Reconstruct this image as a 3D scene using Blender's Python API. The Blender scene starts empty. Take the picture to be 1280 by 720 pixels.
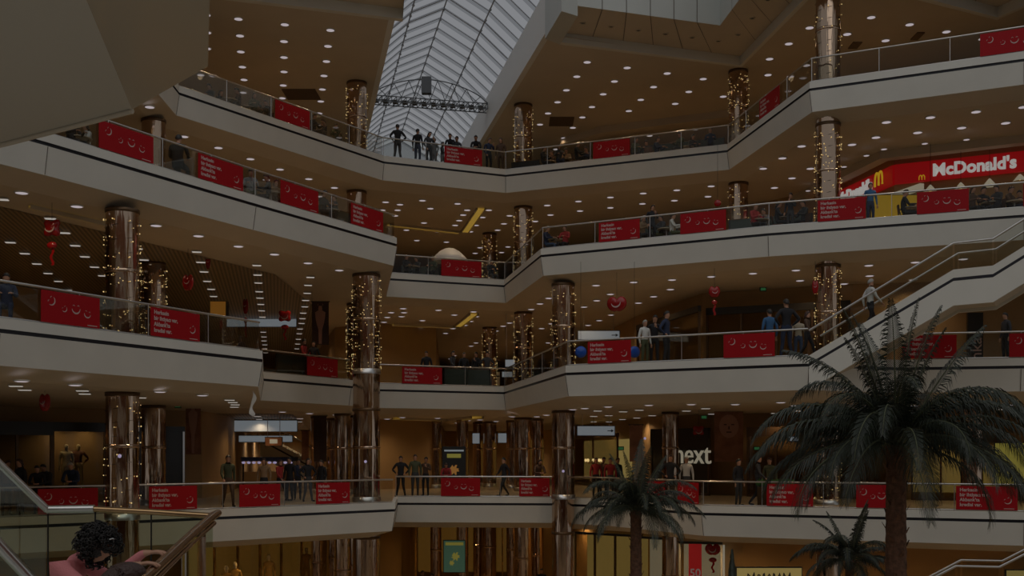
import bpy, bmesh, math, random
from mathutils import Vector, Matrix, Euler
from mathutils.geometry import tessellate_polygon
random.seed(7)
C = bpy.context.scene.collection
SC = bpy.context.scene
PI = math.pi
F = 1400.0; HOR = 565.0; EYE = 2.15

# ------------------------------------------------------------------ materials
def new_mat(name):
    m = bpy.data.materials.new(name); m.use_nodes = True
    return m, m.node_tree.nodes, m.node_tree.links
def pbr(name, col, rough=.6, metal=0., noise=0., scale=4., bump=0., bscale=30., spec=.5, sub=None):
    m, n, l = new_mat(name)
    b = n['Principled BSDF']
    b.inputs['Roughness'].default_value = rough; b.inputs['Metallic'].default_value = metal
    b.inputs['Specular IOR Level'].default_value = spec
    b.inputs['Base Color'].default_value = (*col, 1)
    if noise or bump:
        tc = n.new('ShaderNodeTexCoord')
    if noise:
        t = n.new('ShaderNodeTexNoise'); t.inputs['Scale'].default_value = scale; t.inputs['Detail'].default_value = 4
        l.new(tc.outputs['Object'], t.inputs['Vector'])
        r = n.new('ShaderNodeValToRGB')
        r.color_ramp.elements[0].position = .3; r.color_ramp.elements[1].position = .7
        r.color_ramp.elements[0].color = (*[c*(1-noise) for c in col], 1)
        r.color_ramp.elements[1].color = (*[min(1, c*(1+noise)) for c in col], 1)
        l.new(t.outputs['Fac'], r.inputs['Fac']); l.new(r.outputs['Color'], b.inputs['Base Color'])
    if bump:
        t = n.new('ShaderNodeTexNoise'); t.inputs['Scale'].default_value = bscale
        l.new(tc.outputs['Object'], t.inputs['Vector'])
        bp = n.new('ShaderNodeBump'); bp.inputs['Strength'].default_value = bump; bp.inputs['Distance'].default_value = .02
        l.new(t.outputs['Fac'], bp.inputs['Height']); l.new(bp.outputs['Normal'], b.inputs['Normal'])
    return m
def emit(name, col, s=1.):
    m, n, l = new_mat(name)
    b = n['Principled BSDF']; b.inputs['Base Color'].default_value = (*[.25*c for c in col], 1)
    b.inputs['Emission Color'].default_value = (*col, 1); b.inputs['Emission Strength'].default_value = s
    return m
def glassy(name, tint=(.8, .82, .8), refl=.08, rough=.02):
    m, n, l = new_mat(name)
    n.remove(n['Principled BSDF'])
    t = n.new('ShaderNodeBsdfTransparent'); t.inputs['Color'].default_value = (*tint, 1)
    g = n.new('ShaderNodeBsdfGlossy'); g.inputs['Roughness'].default_value = rough
    fr = n.new('ShaderNodeFresnel'); fr.inputs['IOR'].default_value = 1.45
    ad = n.new('ShaderNodeMath'); ad.operation = 'MULTIPLY'; ad.inputs[1].default_value = refl/.04
    ad.use_clamp = True
    mx = n.new('ShaderNodeMixShader')
    l.new(fr.outputs[0], ad.inputs[0]); l.new(ad.outputs[0], mx.inputs['Fac'])
    l.new(t.outputs[0], mx.inputs[1]); l.new(g.outputs[0], mx.inputs[2])
    l.new(mx.outputs[0], n['Material Output'].inputs['Surface'])
    return m
M = {}
M['cream'] = pbr('painted_plaster', (.68, .67, .62), .55, noise=.04, scale=.8)
M['band'] = pbr('dark_band', (.012, .012, .02), .35)
M['soffit'] = pbr('soffit_plaster', (.58, .51, .41), .7, noise=.04, scale=.6)
M['floor'] = pbr('polished_floor', (.44, .34, .22), .3, noise=.15, scale=1.5)
M['wall'] = pbr('warm_wall', (.40, .26, .12), .6, noise=.12, scale=.5)
M['wallred'] = pbr('terracotta_wall', (.30, .12, .05), .6, noise=.2, scale=.4)
M['upstand'] = pbr('pale_panel', (.52, .54, .52), .5, noise=.04, scale=.5)
M['seam'] = pbr('seam', (.16, .14, .12), .6)
M['steel'] = pbr('brushed_steel', (.62, .61, .6), .28, 1.)
M['pole'] = pbr('painted_steel', (.5, .5, .5), .4)
M['brass'] = pbr('dark_brass', (.42, .27, .14), .18, 1., bump=.2, bscale=8)
M['glass'] = glassy('balustrade_glass', (.90, .91, .89), .016)
M['tint'] = glassy('near_glass', (.76, .80, .72), .004)
M['reflectionglass'] = glassy('red_reflection_glass', (.5, .16, .08), .10)  # red-brown reflection put into the glass tint
M['shopglass'] = glassy('shop_glass', (.74, .70, .62), .012)
M['skyglass'] = glassy('skylight_glass', (.95, .95, .97), .0)
M['louvre'] = glassy('skylight_frit_glass', (.62, .63, .65), .0)
M['skyframe'] = pbr('skylight_frame', (.30, .31, .33), .5)
M['truss'] = pbr('truss_steel', (.10, .11, .12), .5)
M['white'] = pbr('white_paint', (.75, .75, .73), .5)
M['red'] = pbr('banner_red', (.36, .005, .010), .55, spec=.2)
M['redtrim'] = pbr('sign_red', (.7, .02, .02), .4)
M['bannerwhite'] = pbr('banner_print', (.55, .40, .38), .5)
M['black'] = pbr('matte_black', (.015, .014, .013), .5)
M['darkglass'] = pbr('dark_shopfront', (.02, .017, .012), .3)
M['bronze'] = pbr('bronze_frame', (.12, .07, .035), .35, .6)
M['green'] = pbr('dark_green_panel', (.045, .06, .05), .25)
M['balloon'] = pbr('red_foil', (.30, .008, .008), .2)
M['balloon2'] = pbr('blue_balloon', (.015, .09, .5), .25)
M['trunk'] = pbr('palm_trunk', (.13, .065, .04), .9, noise=.4, scale=12, bump=1., bscale=25)
M['frond'] = pbr('palm_leaf', (.022, .030, .018), .5, noise=.3, scale=6)
M['rachis'] = pbr('palm_stalk', (.09, .10, .05), .6)
M['mannequin'] = pbr('ivory_mannequin', (.75, .62, .38), .35)
M['chair'] = pbr('chair_shell', (.10, .05, .03), .4)
M['table'] = pbr('table_top', (.45, .38, .28), .3)
M['hair_d'] = pbr('dark_hair', (.012, .009, .008), .45, bump=.6, bscale=60)
M['hair_b'] = pbr('brown_hair', (.05, .022, .016), .45, bump=.6, bscale=60)
M['hair_g'] = pbr('grey_hair', (.35, .33, .3), .5, bump=.6, bscale=60)
M['skin'] = pbr('skin', (.48, .26, .17), .5, spec=.3)
M['pinktop'] = pbr('pink_knit', (.62, .21, .22), .8, bump=.3, bscale=90)
M['shoe'] = pbr('shoe', (.02, .018, .016), .5)
for k, c in dict(black=(.014, .014, .018), navy=(.02, .03, .07), charcoal=(.045, .045, .05), grey=(.2, .2, .21), brown=(.09, .05, .03),
                 blue=(.04, .12, .26), red=(.35, .03, .03), beige=(.4, .34, .25), white=(.6, .6, .58), denim=(.05, .08, .15), olive=(.07, .08, .04), tan=(.25, .16, .09)).items():
    M['cl_'+k] = pbr('cloth_'+k, c, .85)
M['lamp'] = emit('downlight_lens', (1., .90, .96), .36)
M['lamprect'] = emit('panel_lens', (1., .94, .86), .34)
M['bulb'] = emit('warm_bulb', (1., .72, .30), .62)
M['cove'] = emit('cove_glow', (1., .62, .10), .20)
M['screen'] = emit('lightbox_white', (.82, .92, 1.), .125)
M['shopwhite'] = emit('lit_shop_white', (1., .93, .72), .15)
M['shopyellow'] = emit('lit_shop_yellow', (1., .74, .24), .14)
M['goldlit'] = emit('gold_lit_interior', (1., .55, .12), .075)
M['gold'] = pbr('gold_fabric', (.55, .33, .08), .4, noise=.4, scale=3)
M['grille'] = pbr('vent_grille', (.17, .115, .07), .6)
M['amber'] = emit('amber_glow', (1., .42, .06), .09)
M['letter'] = emit('lit_letter', (1., .97, .92), .26)
M['letterdim'] = emit('lit_letter_warm', (1., .90, .66), .17)
M['arch'] = emit('lit_yellow', (1., .62, .03), .26)
M['signred'] = emit('lit_red', (1., .015, .02), .115)
M['yellowpanel'] = emit('lit_panel_yellow', (1., .62, .03), .13)
M['violet'] = emit('violet_lamp', (.75, .65, 1.), .30)
M['greenexit'] = emit('exit_green', (.15, .7, .25), .06)

# slatted ceiling: fine parallel slats running away from the atrium
def slat_mat():
    m, n, l = new_mat('slatted_ceiling')
    b = n['Principled BSDF']; b.inputs['Roughness'].default_value = .45
    tc = n.new('ShaderNodeTexCoord'); s = n.new('ShaderNodeSeparateXYZ'); l.new(tc.outputs['Object'], s.inputs[0])
    a = n.new('ShaderNodeMath'); a.operation = 'MULTIPLY_ADD'; a.inputs[1].default_value = .21
    l.new(s.outputs['Y'], a.inputs[0]); l.new(s.outputs['X'], a.inputs[2])
    k = n.new('ShaderNodeMath'); k.operation = 'MULTIPLY'; k.inputs[1].default_value = 7.0; l.new(a.outputs[0], k.inputs[0])
    f = n.new('ShaderNodeMath'); f.operation = 'FRACT'; l.new(k.outputs[0], f.inputs[0])
    g = n.new('ShaderNodeMath'); g.operation = 'GREATER_THAN'; g.inputs[1].default_value = .5; l.new(f.outputs[0], g.inputs[0])
    mx = n.new('ShaderNodeMix'); mx.data_type = 'RGBA'
    mx.inputs['A'].default_value = (.08, .055, .03, 1); mx.inputs['B'].default_value = (.26, .19, .10, 1)
    l.new(g.outputs[0], mx.inputs['Factor']); l.new(mx.outputs['Result'], b.inputs['Base Color'])
    return m
M['slat'] = slat_mat()
# mirror-polished column cladding with long vertical flutes and a joint half way
def column_mat():
    m, n, l = new_mat('mirror_cladding')
    b = n['Principled BSDF']; b.inputs['Metallic'].default_value = 1; b.inputs['Roughness'].default_value = .07
    b.inputs['Base Color'].default_value = (.52, .38, .28, 1)
    tc = n.new('ShaderNodeTexCoord'); mp = n.new('ShaderNodeMapping'); mp.inputs['Scale'].default_value = (1, 1, .06)
    l.new(tc.outputs['Object'], mp.inputs[0])
    t = n.new('ShaderNodeTexNoise'); t.inputs['Scale'].default_value = 6; t.inputs['Detail'].default_value = 3
    l.new(mp.outputs[0], t.inputs['Vector'])
    bp = n.new('ShaderNodeBump'); bp.inputs['Strength'].default_value = .35; bp.inputs['Distance'].default_value = .10
    l.new(t.outputs['Fac'], bp.inputs['Height']); l.new(bp.outputs['Normal'], b.inputs['Normal'])
    return m
M['column'] = column_mat()

# ------------------------------------------------------------------ mesh helpers
class MB:
    def __init__(s): s.v = []; s.f = []; s.m = []; s.sm = []
    def face(s, pts, mi=0, smooth=False):
        i = len(s.v); s.v += [tuple(p) for p in pts]; s.f.append(tuple(range(i, i+len(pts)))); s.m.append(mi); s.sm.append(smooth)
    def grid(s, rows, mi=0, smooth=True, close=False):
        i = len(s.v); nc = len(rows[0])
        for r in rows: s.v += [tuple(p) for p in r]
        for a in range(len(rows)-1):
            for b in range(nc if close else nc-1):
                c = (b+1) % nc
                s.f.append((i+a*nc+b, i+a*nc+c, i+(a+1)*nc+c, i+(a+1)*nc+b)); s.m.append(mi); s.sm.append(smooth)
    def box(s, x0, x1, y0, y1, z0, z1, mi=0, mat=None):
        p = [Vector(q) for q in ((x0, y0, z0), (x1, y0, z0), (x1, y1, z0), (x0, y1, z0), (x0, y0, z1), (x1, y0, z1), (x1, y1, z1), (x0, y1, z1))]
        if mat is not None: p = [mat @ q for q in p]
        i = len(s.v); s.v += [tuple(q) for q in p]
        for f in ((0, 3, 2, 1), (4, 5, 6, 7), (0, 1, 5, 4), (1, 2, 6, 5), (2, 3, 7, 6), (3, 0, 4, 7)):
            s.f.append(tuple(i+k for k in f)); s.m.append(mi); s.sm.append(False)
    def tube(s, pts, r, n=8, mi=0, caps=True, smooth=True):
        pts = [Vector(p) for p in pts]; rs = r if isinstance(r, (list, tuple)) else [r]*len(pts); rows = []
        for k, p in enumerate(pts):
            d = (pts[min(k+1, len(pts)-1)]-pts[max(k-1, 0)]).normalized()
            u = d.cross(Vector((0, 0, 1)))
            if u.length < .05: u = d.cross(Vector((0, 1, 0)))
            u.normalize(); w = d.cross(u).normalized()
            rows.append([p+(u*math.cos(2*PI*j/n)+w*math.sin(2*PI*j/n))*rs[k] for j in range(n)])
        s.grid(rows, mi, smooth, True)
        if caps: s.face(rows[0], mi); s.face(rows[-1][::-1], mi)
    def lathe(s, prof, n=20, c=(0, 0), mi=0, smooth=True, cap=True):
        rows = [[(c[0]+r*math.cos(2*PI*j/n), c[1]+r*math.sin(2*PI*j/n), z) for j in range(n)] for r, z in prof]
        s.grid(rows, mi, smooth, True)
        if cap: s.face(rows[0][::-1], mi); s.face(rows[-1], mi)
    def ball(s, c, r, n=10, m=7, mi=0):
        rx, ry, rz = r if isinstance(r, (tuple, list)) else (r, r, r)
        rows = [[(c[0]+rx*math.sin(PI*a/m)*math.cos(2*PI*j/n), c[1]+ry*math.sin(PI*a/m)*math.sin(2*PI*j/n), c[2]+rz*math.cos(PI*a/m)) for j in range(n)] for a in range(m+1)]
        s.grid(rows, mi, True, True)
    def poly(s, pts, z, mi=0, up=True):
        tr = tessellate_polygon([[Vector((p[0], p[1], 0)) for p in pts]])
        i = len(s.v); s.v += [(p[0], p[1], z) for p in pts]
        for t in tr:
            a, b, c = [Vector(pts[k][:2]) for k in t]
            if ((b-a).cross(c-a) > 0) != up: t = t[::-1]
            s.f.append(tuple(i+k for k in t)); s.m.append(mi); s.sm.append(False)
    def mesh(s, name, mats):
        me = bpy.data.meshes.new(name); me.from_pydata(s.v, [], s.f)
        for m in (mats if isinstance(mats, (list, tuple)) else [mats]): me.materials.append(M[m] if isinstance(m, str) else m)
        for i, p in enumerate(me.polygons): p.material_index = s.m[i]; p.use_smooth = s.sm[i]
        me.update(); return me
    def obj(s, name, mats, parent=None):
        return link(name, s.mesh(name, mats), parent)
def link(name, me, parent=None):
    o = bpy.data.objects.new(name, me); C.objects.link(o)
    if parent is not None: o.parent = parent
    return o
def tag(o, label=None, cat=None, group=None, kind=None):
    if label: o['label'] = label
    if cat: o['category'] = cat
    if group: o['group'] = group
    if kind: o['kind'] = kind
    return o
def empty(name, loc=(0, 0, 0), rz=0, label=None, cat=None, group=None):
    o = bpy.data.objects.new(name, None); C.objects.link(o); o.empty_display_size = .2
    o.location = loc; o.rotation_euler = (0, 0, rz)
    return tag(o, label, cat, group)
def copy_tree(o, parent=None):
    c = o.copy(); C.objects.link(c)
    if parent is not None: c.parent = parent
    for ch in list(o.children): copy_tree(ch, c)
    return c
def text_mesh(body, size, extrude=.004, offset=0., shear=0., spacing=1., lines=1., align='LEFT', bevel=0):
    cu = bpy.data.curves.new('letters', 'FONT'); cu.body = body; cu.size = size; cu.extrude = extrude; cu.offset = offset
    cu.shear = shear; cu.space_character = spacing; cu.space_line = lines; cu.align_x = align; cu.resolution_u = 3
    ob = bpy.data.objects.new('letters', cu); C.objects.link(ob)
    dg = bpy.context.evaluated_depsgraph_get(); me = bpy.data.meshes.new_from_object(ob.evaluated_get(dg))
    bpy.data.objects.remove(ob); bpy.data.curves.remove(cu)
    return me
def text_obj(name, me, mat, parent, loc, rot=(PI/2, 0, 0), scale=(1, 1, 1)):
    if not me.materials: me.materials.append(M[mat])
    else: me.materials[0] = M[mat]
    o = link(name, me, parent); o.location = loc; o.rotation_euler = rot; o.scale = scale
    return o
def struct(mb, name, mats):
    o = mb.obj(name, mats); o['kind'] = 'structure'; return o
trim_n = [0]
def trim(mb, mats):
    trim_n[0] += 1
    return struct(mb, 'trim_%d' % trim_n[0], mats)

# ------------------------------------------------------------------ camera and surveying helpers
cam = bpy.data.cameras.new('camera'); cam.sensor_width = 36; cam.lens = F/1280*36; cam.shift_y = (HOR-360)/1280
cam.clip_end = 500
co = bpy.data.objects.new('camera', cam); C.objects.link(co); co.location = (0, 0, EYE); co.rotation_euler = (PI/2, 0, 0)
SC.camera = co
def at(px, py, d): return Vector(((px-640)*d/F, d, EYE+(HOR-py)*d/F))
def on_z(px, py, z): d = (z-EYE)*F/(HOR-py); return at(px, py, d)
def off(pl, s):
    pl = [Vector(p[:2]) for p in pl]; out = []
    nr = []
    for a, b in zip(pl, pl[1:]):
        d = (b-a).normalized(); nr.append(Vector((-d.y, d.x)))
    for i, p in enumerate(pl):
        if i == 0: n = nr[0]; k = 1
        elif i == len(pl)-1: n = nr[-1]; k = 1
        else:
            n = (nr[i-1]+nr[i])
            n.normalize(); k = 1/max(.45, n.dot(nr[i]))
        out.append(p+n*s*k)
    return out
ZL = {0: -5.15, 1: .25, 2: 5.2, 3: 10.4, 4: 15.6}      # curb tops
ZROOF = EYE+17.15
def curb(level, pix, ext0=None, ext1=None):
    z = ZL[level]; out = [on_z(x, y, z).to_2d() for x, y in pix]
    if ext0: out = [Vector(p) for p in ext0]+out
    if ext1: out = out+[Vector(p) for p in ext1]
    return out
EDGE = {
 4: curb(4, [(224, 107), (480, 195), (632, 212), (909, 180.5), (1012, 102), (1280, 64)], [(-14, 20), (-12.0, 36.5)], [(30, 31.5)]),
 3: curb(3, [(60, 166), (320, 245), (496, 297), (486, 341), (630, 350), (676, 311), (960, 283), (1280, 259)], [(-21, 13)], [(31, 31)]),
 2: curb(2, [(0, 397), (328, 438.5), (329.5, 465), (439, 475), (475, 479.5), (630, 483.5), (707, 457), (1011, 444.5)], [(-18, 13.5)], [(12.8, 37.1), (16.5, 36.3), (32, 33)]),
 1: curb(1, [(0, 647), (494, 628), (497, 621), (690, 621.6), (760, 624), (877, 632), (1280, 640)], [(-24, 24)], [(33, 30)]),
}
def hit(level, px, seg=None):
    """where the sight line of column px crosses a level's curb"""
    k = (px-640)/F; best = None; E = EDGE[level]
    for i, (a, b) in enumerate(zip(E, E[1:])):
        if seg is not None and i != seg: continue
        fa, fb = a.x-k*a.y, b.x-k*b.y
        if seg is None and fa*fb > 0: continue
        t = fa/(fa-fb) if abs(fa-fb) > 1e-6 else 0
        p = a+(b-a)*t
        d = (b-a)
        if seg is None and (d.x < .5): continue           # edge-on returns
        if best is None or p.y < best[0].y: best = (p, math.atan2(d.y, d.x))
    return best
# ------------------------------------------------------------------ slabs: floor, fascia, soffit and ceiling of each storey
FAR = [(42, 34), (42, 100), (-42, 100), (-42, 30)]
def slab(level):
    z = ZL[level]; E = EDGE[level]
    inner = off(E, .12); sof = off(E, 1.0)
    far = [(40, inner[-1].y+1), (40, 98), (-40, 98), (-40, inner[0].y+1)]
    m = MB(); m.poly([tuple(p) for p in inner]+far, z-.03); struct(m, 'floor' if level == 4 else 'floor', 'floor')
    far = [(40, sof[-1].y+1), (40, 98), (-40, 98), (-40, sof[0].y+1)]
    m = MB(); m.poly([tuple(p) for p in sof]+far, z-1.35, up=False)
    # slatted zones are separate ceilings set into the plaster one (left part of the second and third storeys)
    struct(m, 'ceiling', 'soffit')
    prof = [(.15, -.03, 0), (.15, 0, 0), (0, 0, 0), (0, -.25, 1), (.05, -.25, 1), (.05, -.345, 1), (0, -.345, 0), (.12, -1.08, 2), (1.0, -1.35, 2)]
    m = MB(); offs = {s: off(E, s) for s in {p[0] for p in prof}}
    for (s0, z0, _), (s1, z1, k) in zip(prof, prof[1:]):
        mi = {(0, -.25): 0}.get((s1, z1), k)
        a, b = offs[s0], offs[s1]
        for i in range(len(E)-1):
            mi2 = mi
            if (s1, z1) == (.12, -1.08): mi2 = 0
            if (s1, z1) == (0, -.345): mi2 = 1
            m.face([(*a[i], z+z0), (*a[i+1], z+z0), (*b[i+1], z+z1), (*b[i], z+z1)][::-1], mi2)
    trim(m, ['cream', 'band', 'soffit'])
    # panel joints of the fascia
    m = MB()
    for i in range(1, len(E)-1):
        p = off(E, -.004)[i]; q = off(E, .114)[i]
        m.face([(p.x-.012, p.y-.01, z-.36), (p.x+.012, p.y-.01, z-.36), (q.x+.012, q.y-.01, z-1.07), (q.x-.012, q.y-.01, z-1.07)])
    trim(m, 'seam')
for lv in (4, 3, 2, 1): slab(lv)
m = MB(); m.poly([(-40, -20), (40, -20), (40, 98), (-40, 98)], ZL[0]-.03); struct(m, 'floor', 'floor')

def slat_ceiling(pts, z):
    m = MB(); m.poly(pts, z-.02, up=False); m.poly(pts, z+.0); struct(m, 'ceiling', 'slat')
slat_ceiling([(-26, 30), (-14.6, 30.9), (-9.2, 43.5), (-9.4, 56), (-16, 90), (-30, 90), (-30, 34)], ZL[3]-1.35)
slat_ceiling([(-14, 49), (-9.8, 50), (-16, 90), (-24, 90)], ZL[2]-1.35)

# roof: ceiling over the top storey with the skylight slot, straight edge towards the main well
DS = Vector((-.196, 1.0))                       # direction the glazed roof runs in
def roofline(x): return 43.9+.325*(x+4.8)
def on_u(u, y): return (u-.196*y, y)
def cross(u):                                   # where the slot's side meets the roof edge
    y = (43.9+.325*(u+4.8))/(1+.325*.196); return (u-.196*y, y)
UL, UR = 4.06, 10.35
A, B = cross(UL), cross(UR)
zc = ZROOF
m = MB()
m.poly([(-30, roofline(-30)), A, on_u(UL, 76), (-40, 76)], zc, up=False)
m.poly([B, (10.1, 49.3), (11.15, 41.6), (14.5, 41.6), (19, 43.9), (22.5, 36), (33, 30), (40, 30), (40, 76), on_u(UR, 76)], zc, up=False)
m.poly([(-40, 76), (40, 76), (40, 98), (-40, 98)], zc, up=False)
struct(m, 'ceiling', 'soffit')
m = MB()
m.poly([(-30, roofline(-30)), A, on_u(UL, 76), (-40, 76)], zc+.3)
m.poly([B, (10.1, 49.3), (11.15, 41.6), (14.5, 41.6), (19, 43.9), (22.5, 36), (33, 30), (40, 30), (40, 76), on_u(UR, 76)], zc+.3)
m.poly([(-40, 76), (40, 76), (40, 98), (-40, 98)], zc+.3)
struct(m, 'ceiling', 'white')
# white upstands along both sides of the slot
m = MB()
for u, w in ((UL, -.25), (UR, .25)):
    HU = 1.75
    a, b = cross(u), on_u(u, 76); a2, b2 = cross(u+w), on_u(u+w, 76)
    m.face([(*a, zc), (*b, zc), (*b, zc+HU), (*a, zc+HU)]); m.face([(*a2, zc), (*b2, zc), (*b2, zc+HU), (*a2, zc+HU)])
    m.face([(*a, zc+HU), (*b, zc+HU), (*b2, zc+HU), (*a2, zc+HU)]); m.face([(*a, zc), (*a2, zc), (*a2, zc+HU), (*a, zc+HU)])
    m.face([(*a, zc-.01), (*b, zc-.01), (*b2, zc-.01), (*a2, zc-.01)])
trim(m, 'white')
# lip, dropped panelled soffit and pale upstand wall round the main well
def edge_soffit(outer, inner, seams, holes=True, rise=.18, h=4.2):
    n = len(outer)
    m = MB()
    for i in range(n-1):
        m.face([(*outer[i], zc-.0), (*outer[i+1], zc-.0), (*outer[i+1], zc-.22), (*outer[i], zc-.22)], 0)
        o2 = [Vector(p)+(Vector(q)-Vector(p)).normalized()*.28 for p, q in zip(outer, inner)]
        m.face([(*outer[i], zc-.22), (*outer[i+1], zc-.22), (*o2[i+1], zc-.22), (*o2[i], zc-.22)], 0)
        m.face([(*o2[i], zc-.22), (*o2[i+1], zc-.22), (*o2[i+1], zc+rise), (*o2[i], zc+rise)], 0)
        m.face([(*o2[i], zc+rise), (*o2[i+1], zc+rise), (*inner[i+1], zc+rise), (*inner[i], zc+rise)], 1)
        m.face([(*inner[i], zc+rise), (*inner[i+1], zc+rise), (*inner[i+1], zc+h), (*inner[i], zc+h)], 2)
    m.face([(*outer[0], zc-.22), (*inner[0], zc+rise), (*inner[0], zc+h), (*outer[0], zc+h)], 2)
    m.face([(*outer[-1], zc-.22), (*inner[-1], zc+rise), (*inner[-1], zc+h), (*outer[-1], zc+h)], 2)
    trim(m, ['cream', 'soffit', 'upstand'])
    m = MB()
    for i in range(n-1):
        for k in range(1, seams[i]):
            t = k/seams[i]; p = Vector(outer[i]).lerp(Vector(outer[i+1]), t); q = Vector(inner[i]).lerp(Vector(inner[i+1]), t)
            d = (Vector(inner[i+1])-Vector(inner[i])).normalized()*.018; s = (q-p).normalized()
            m.face([(*(p+s*.3-d), zc+rise-.01), (*(p+s*.3+d), zc+rise-.01), (*(q+d), zc+rise-.01), (*(q-d), zc+rise-.01)])
            f = q+s*.012
            m.face([(*(f-d), zc+rise), (*(f+d), zc+rise), (*(f+d), zc+h), (*(f-d), zc+h)])
    trim(m, 'seam')
    out = []
    for i in range(n-1):
        for k in range(seams[i]):
            t = (k+.5)/seams[i]; out.append((Vector(outer[i]).lerp(Vector(outer[i+1]), t)+Vector(inner[i]).lerp(Vector(inner[i+1]), t))/2)
    return out
o_r = [(2.0, 46.55), (10.1, 49.3), (11.15, 41.6), (14.5, 41.6), (19, 43.9), (22.5, 36), (32, 30.5)]
i_r = [(2.55, 43.5), (8.45, 45.5), (9.1, 38.9), (14.7, 38.6), (17.7, 39.8), (20, 34.4), (30.5, 28)]
cans = edge_soffit(o_r, i_r, [6, 4, 3, 4, 5, 6])
o_l = [(-30, roofline(-30)), (-16, roofline(-16)), (-4.3, roofline(-4.3))]
i_l = [(-29.2, roofline(-30)-3), (-15.2, roofline(-16)-3), (-3.9, roofline(-4.3)-3)]
edge_soffit(o_l, i_l, [6, 3])
can = None
for p in cans[:17]:
    if can is None:
        m = MB(); m.lathe([(.13, 0), (.13, -.03), (.10, -.035), (.09, -.005)], 14, mi=0, cap=False); m.lathe([(.09, -.005), (.001, -.004)], 14, mi=1)
        can = m.obj('recessed_spotlight', ['soffit', 'black']); c = can
    else: c = can.copy(); C.objects.link(c)
    c.location = (p.x, p.y, zc+.18)
    tag(c, 'dark unlit spotlight set in the panelled edge of the main roof opening', 'spotlight', 'unlit spotlights round the roof opening')
# pier between slot and panelled soffit
m = MB()
p0, p1, p2, p3 = B, (2.0, 46.55), (2.55, 43.5), (B[0]+.55, 43.0)
m.poly([p0, p1, p2, p3], zc-.22, up=False)
for a, b in ((p0, p3), (p3, p2), (p2, p1), (p1, p0)): m.face([(*a, zc-.22), (*b, zc-.22), (*b, zc+4.2), (*a, zc+4.2)])
trim(m, 'upstand')
# ------------------------------------------------------------------ ridge skylight
sky = empty('ridge_skylight', (*on_u(7.2, 60), zc+1.75), 0, 'long ridged glass roof with slanting bars above the top gallery', 'skylight')
def U(u, y, z):
    p = on_u(u, y); return (p[0]-sky.location.x, p[1]-sky.location.y, z-sky.location.z)
ze, zr, ur = zc+1.75, EYE+21.2, 7.22
y0, y1, st = 42.2, 76.0, 1.25
lou, pan, bars = MB(), MB(), MB()
k = 0; y = y0
while y < y1:
    for (ua, za), (ub, zb) in (((ur, zr), (5.5, EYE+20.4)), ((5.5, EYE+20.4), (3.81, ze)), ((ur, zr), (9.0, EYE+20.2)), ((9.0, EYE+20.2), (10.5, ze))):
        def P(t, yy, dz=0): return U(ua+(ub-ua)*t, yy+.196*(ua+(ub-ua)*t-ur), za+(zb-za)*t+dz)   # bars stand square to the ridge
        bars.tube([P(0, y), P(1, y)], .022, 5)
        pan.face([P(0, y+.42, .0), P(1, y+.42, .0), P(1, y+st, .0), P(0, y+st, .0)])
        lou.face([P(0, y, .05), P(1, y, .05), P(1, y+.42, .0), P(0, y+.42, .0)])
        if k in (8, 9): bars.tube([P(0, y-.12, -.08), P(1, y-.12, -.08)], .035, 5)
    y += st; k += 1
pan.obj('clear_glazing', 'skyglass', sky); lou.obj('fritted_glazing', 'louvre', sky); bars.obj('glazing_bars', 'skyframe', sky)
for nm, u, z in (('ridge_beam', ur, zr), ('purlin', 5.5, EYE+20.4), ('purlin', 9.0, EYE+20.2)):
    m = MB(); m.tube([U(u, y0, z-.05), U(u, y1, z-.05)], .035, 6)
    yy = y0
    while yy < y1: m.ball(U(u, yy, z-.08), .07, 6, 4); yy += st
    m.obj(nm, 'skyframe', sky)
for u in (3.81, 10.6):
    m = MB(); m.tube([U(u, y0, ze), U(u, y1, ze)], .09, 6); m.obj('eaves_beam', 'white', sky)
m = MB(); m.face([U(3.81, 76, ze-1.75), U(3.81, 76, ze), U(5.5, 76, EYE+20.4), U(ur, 76, zr), U(9.0, 76, EYE+20.2), U(10.6, 76, ze), U(10.6, 76, ze-1.75)]); m.obj('gable', 'louvre', sky)
# maintenance gantry hung across the skylight
g0, g1 = Vector((*on_u(UL+.05, 57.8), EYE+18.15)), Vector((*on_u(UR-.05, 59.1), EYE+18.1))
gt = empty('truss_gantry', (g0+g1)/2, 0, 'dark lattice gantry with arched top hanging across the glass roof', 'truss')
def G(t, z, yy=0): return g0.lerp(g1, t)+Vector((0, yy, z))-gt.location
m = MB()
for yy in (0, .7):
    for z in (0, .28): m.tube([G(0, z, yy), G(1, z, yy)], .03, 5)
m.obj('chord', 'truss', gt)
m = MB()
for i in range(24):
    t0, t1 = i/24, (i+1)/24
    for yy in (0, .7): m.tube([G(t0, 0, yy), G(t1, .28, yy)], .02, 4); m.tube([G(t1, 0, yy), G(t1, .28, yy)], .02, 4)
    if i % 2 == 0: m.box(*sorted((G(t0, 0)[0], G(t1, 0)[0])), G(t0, 0)[1], G(t0, 0)[1]+.7, .1, .13)
m.obj('lattice', 'truss', gt)
m = MB()
arc = [G(t/16, 0.3+1.0*math.sin(PI*(t/16))**.7) for t in range(17)]
m.tube(arc, .03, 5)
for i in range(1, 16, 2): m.tube([arc[i], G((i+1)/16, .28)], .018, 4); m.tube([arc[i], G((i-1)/16, .28)], .018, 4)
m.obj('arch', 'truss', gt)
m = MB(); b = G(.47, .45); m.box(b[0]-.28, b[0]+.22, b[1]-.2, b[1]+.2, b[2]+.1, b[2]+.95); m.obj('equipment_box', 'truss', gt)

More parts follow.
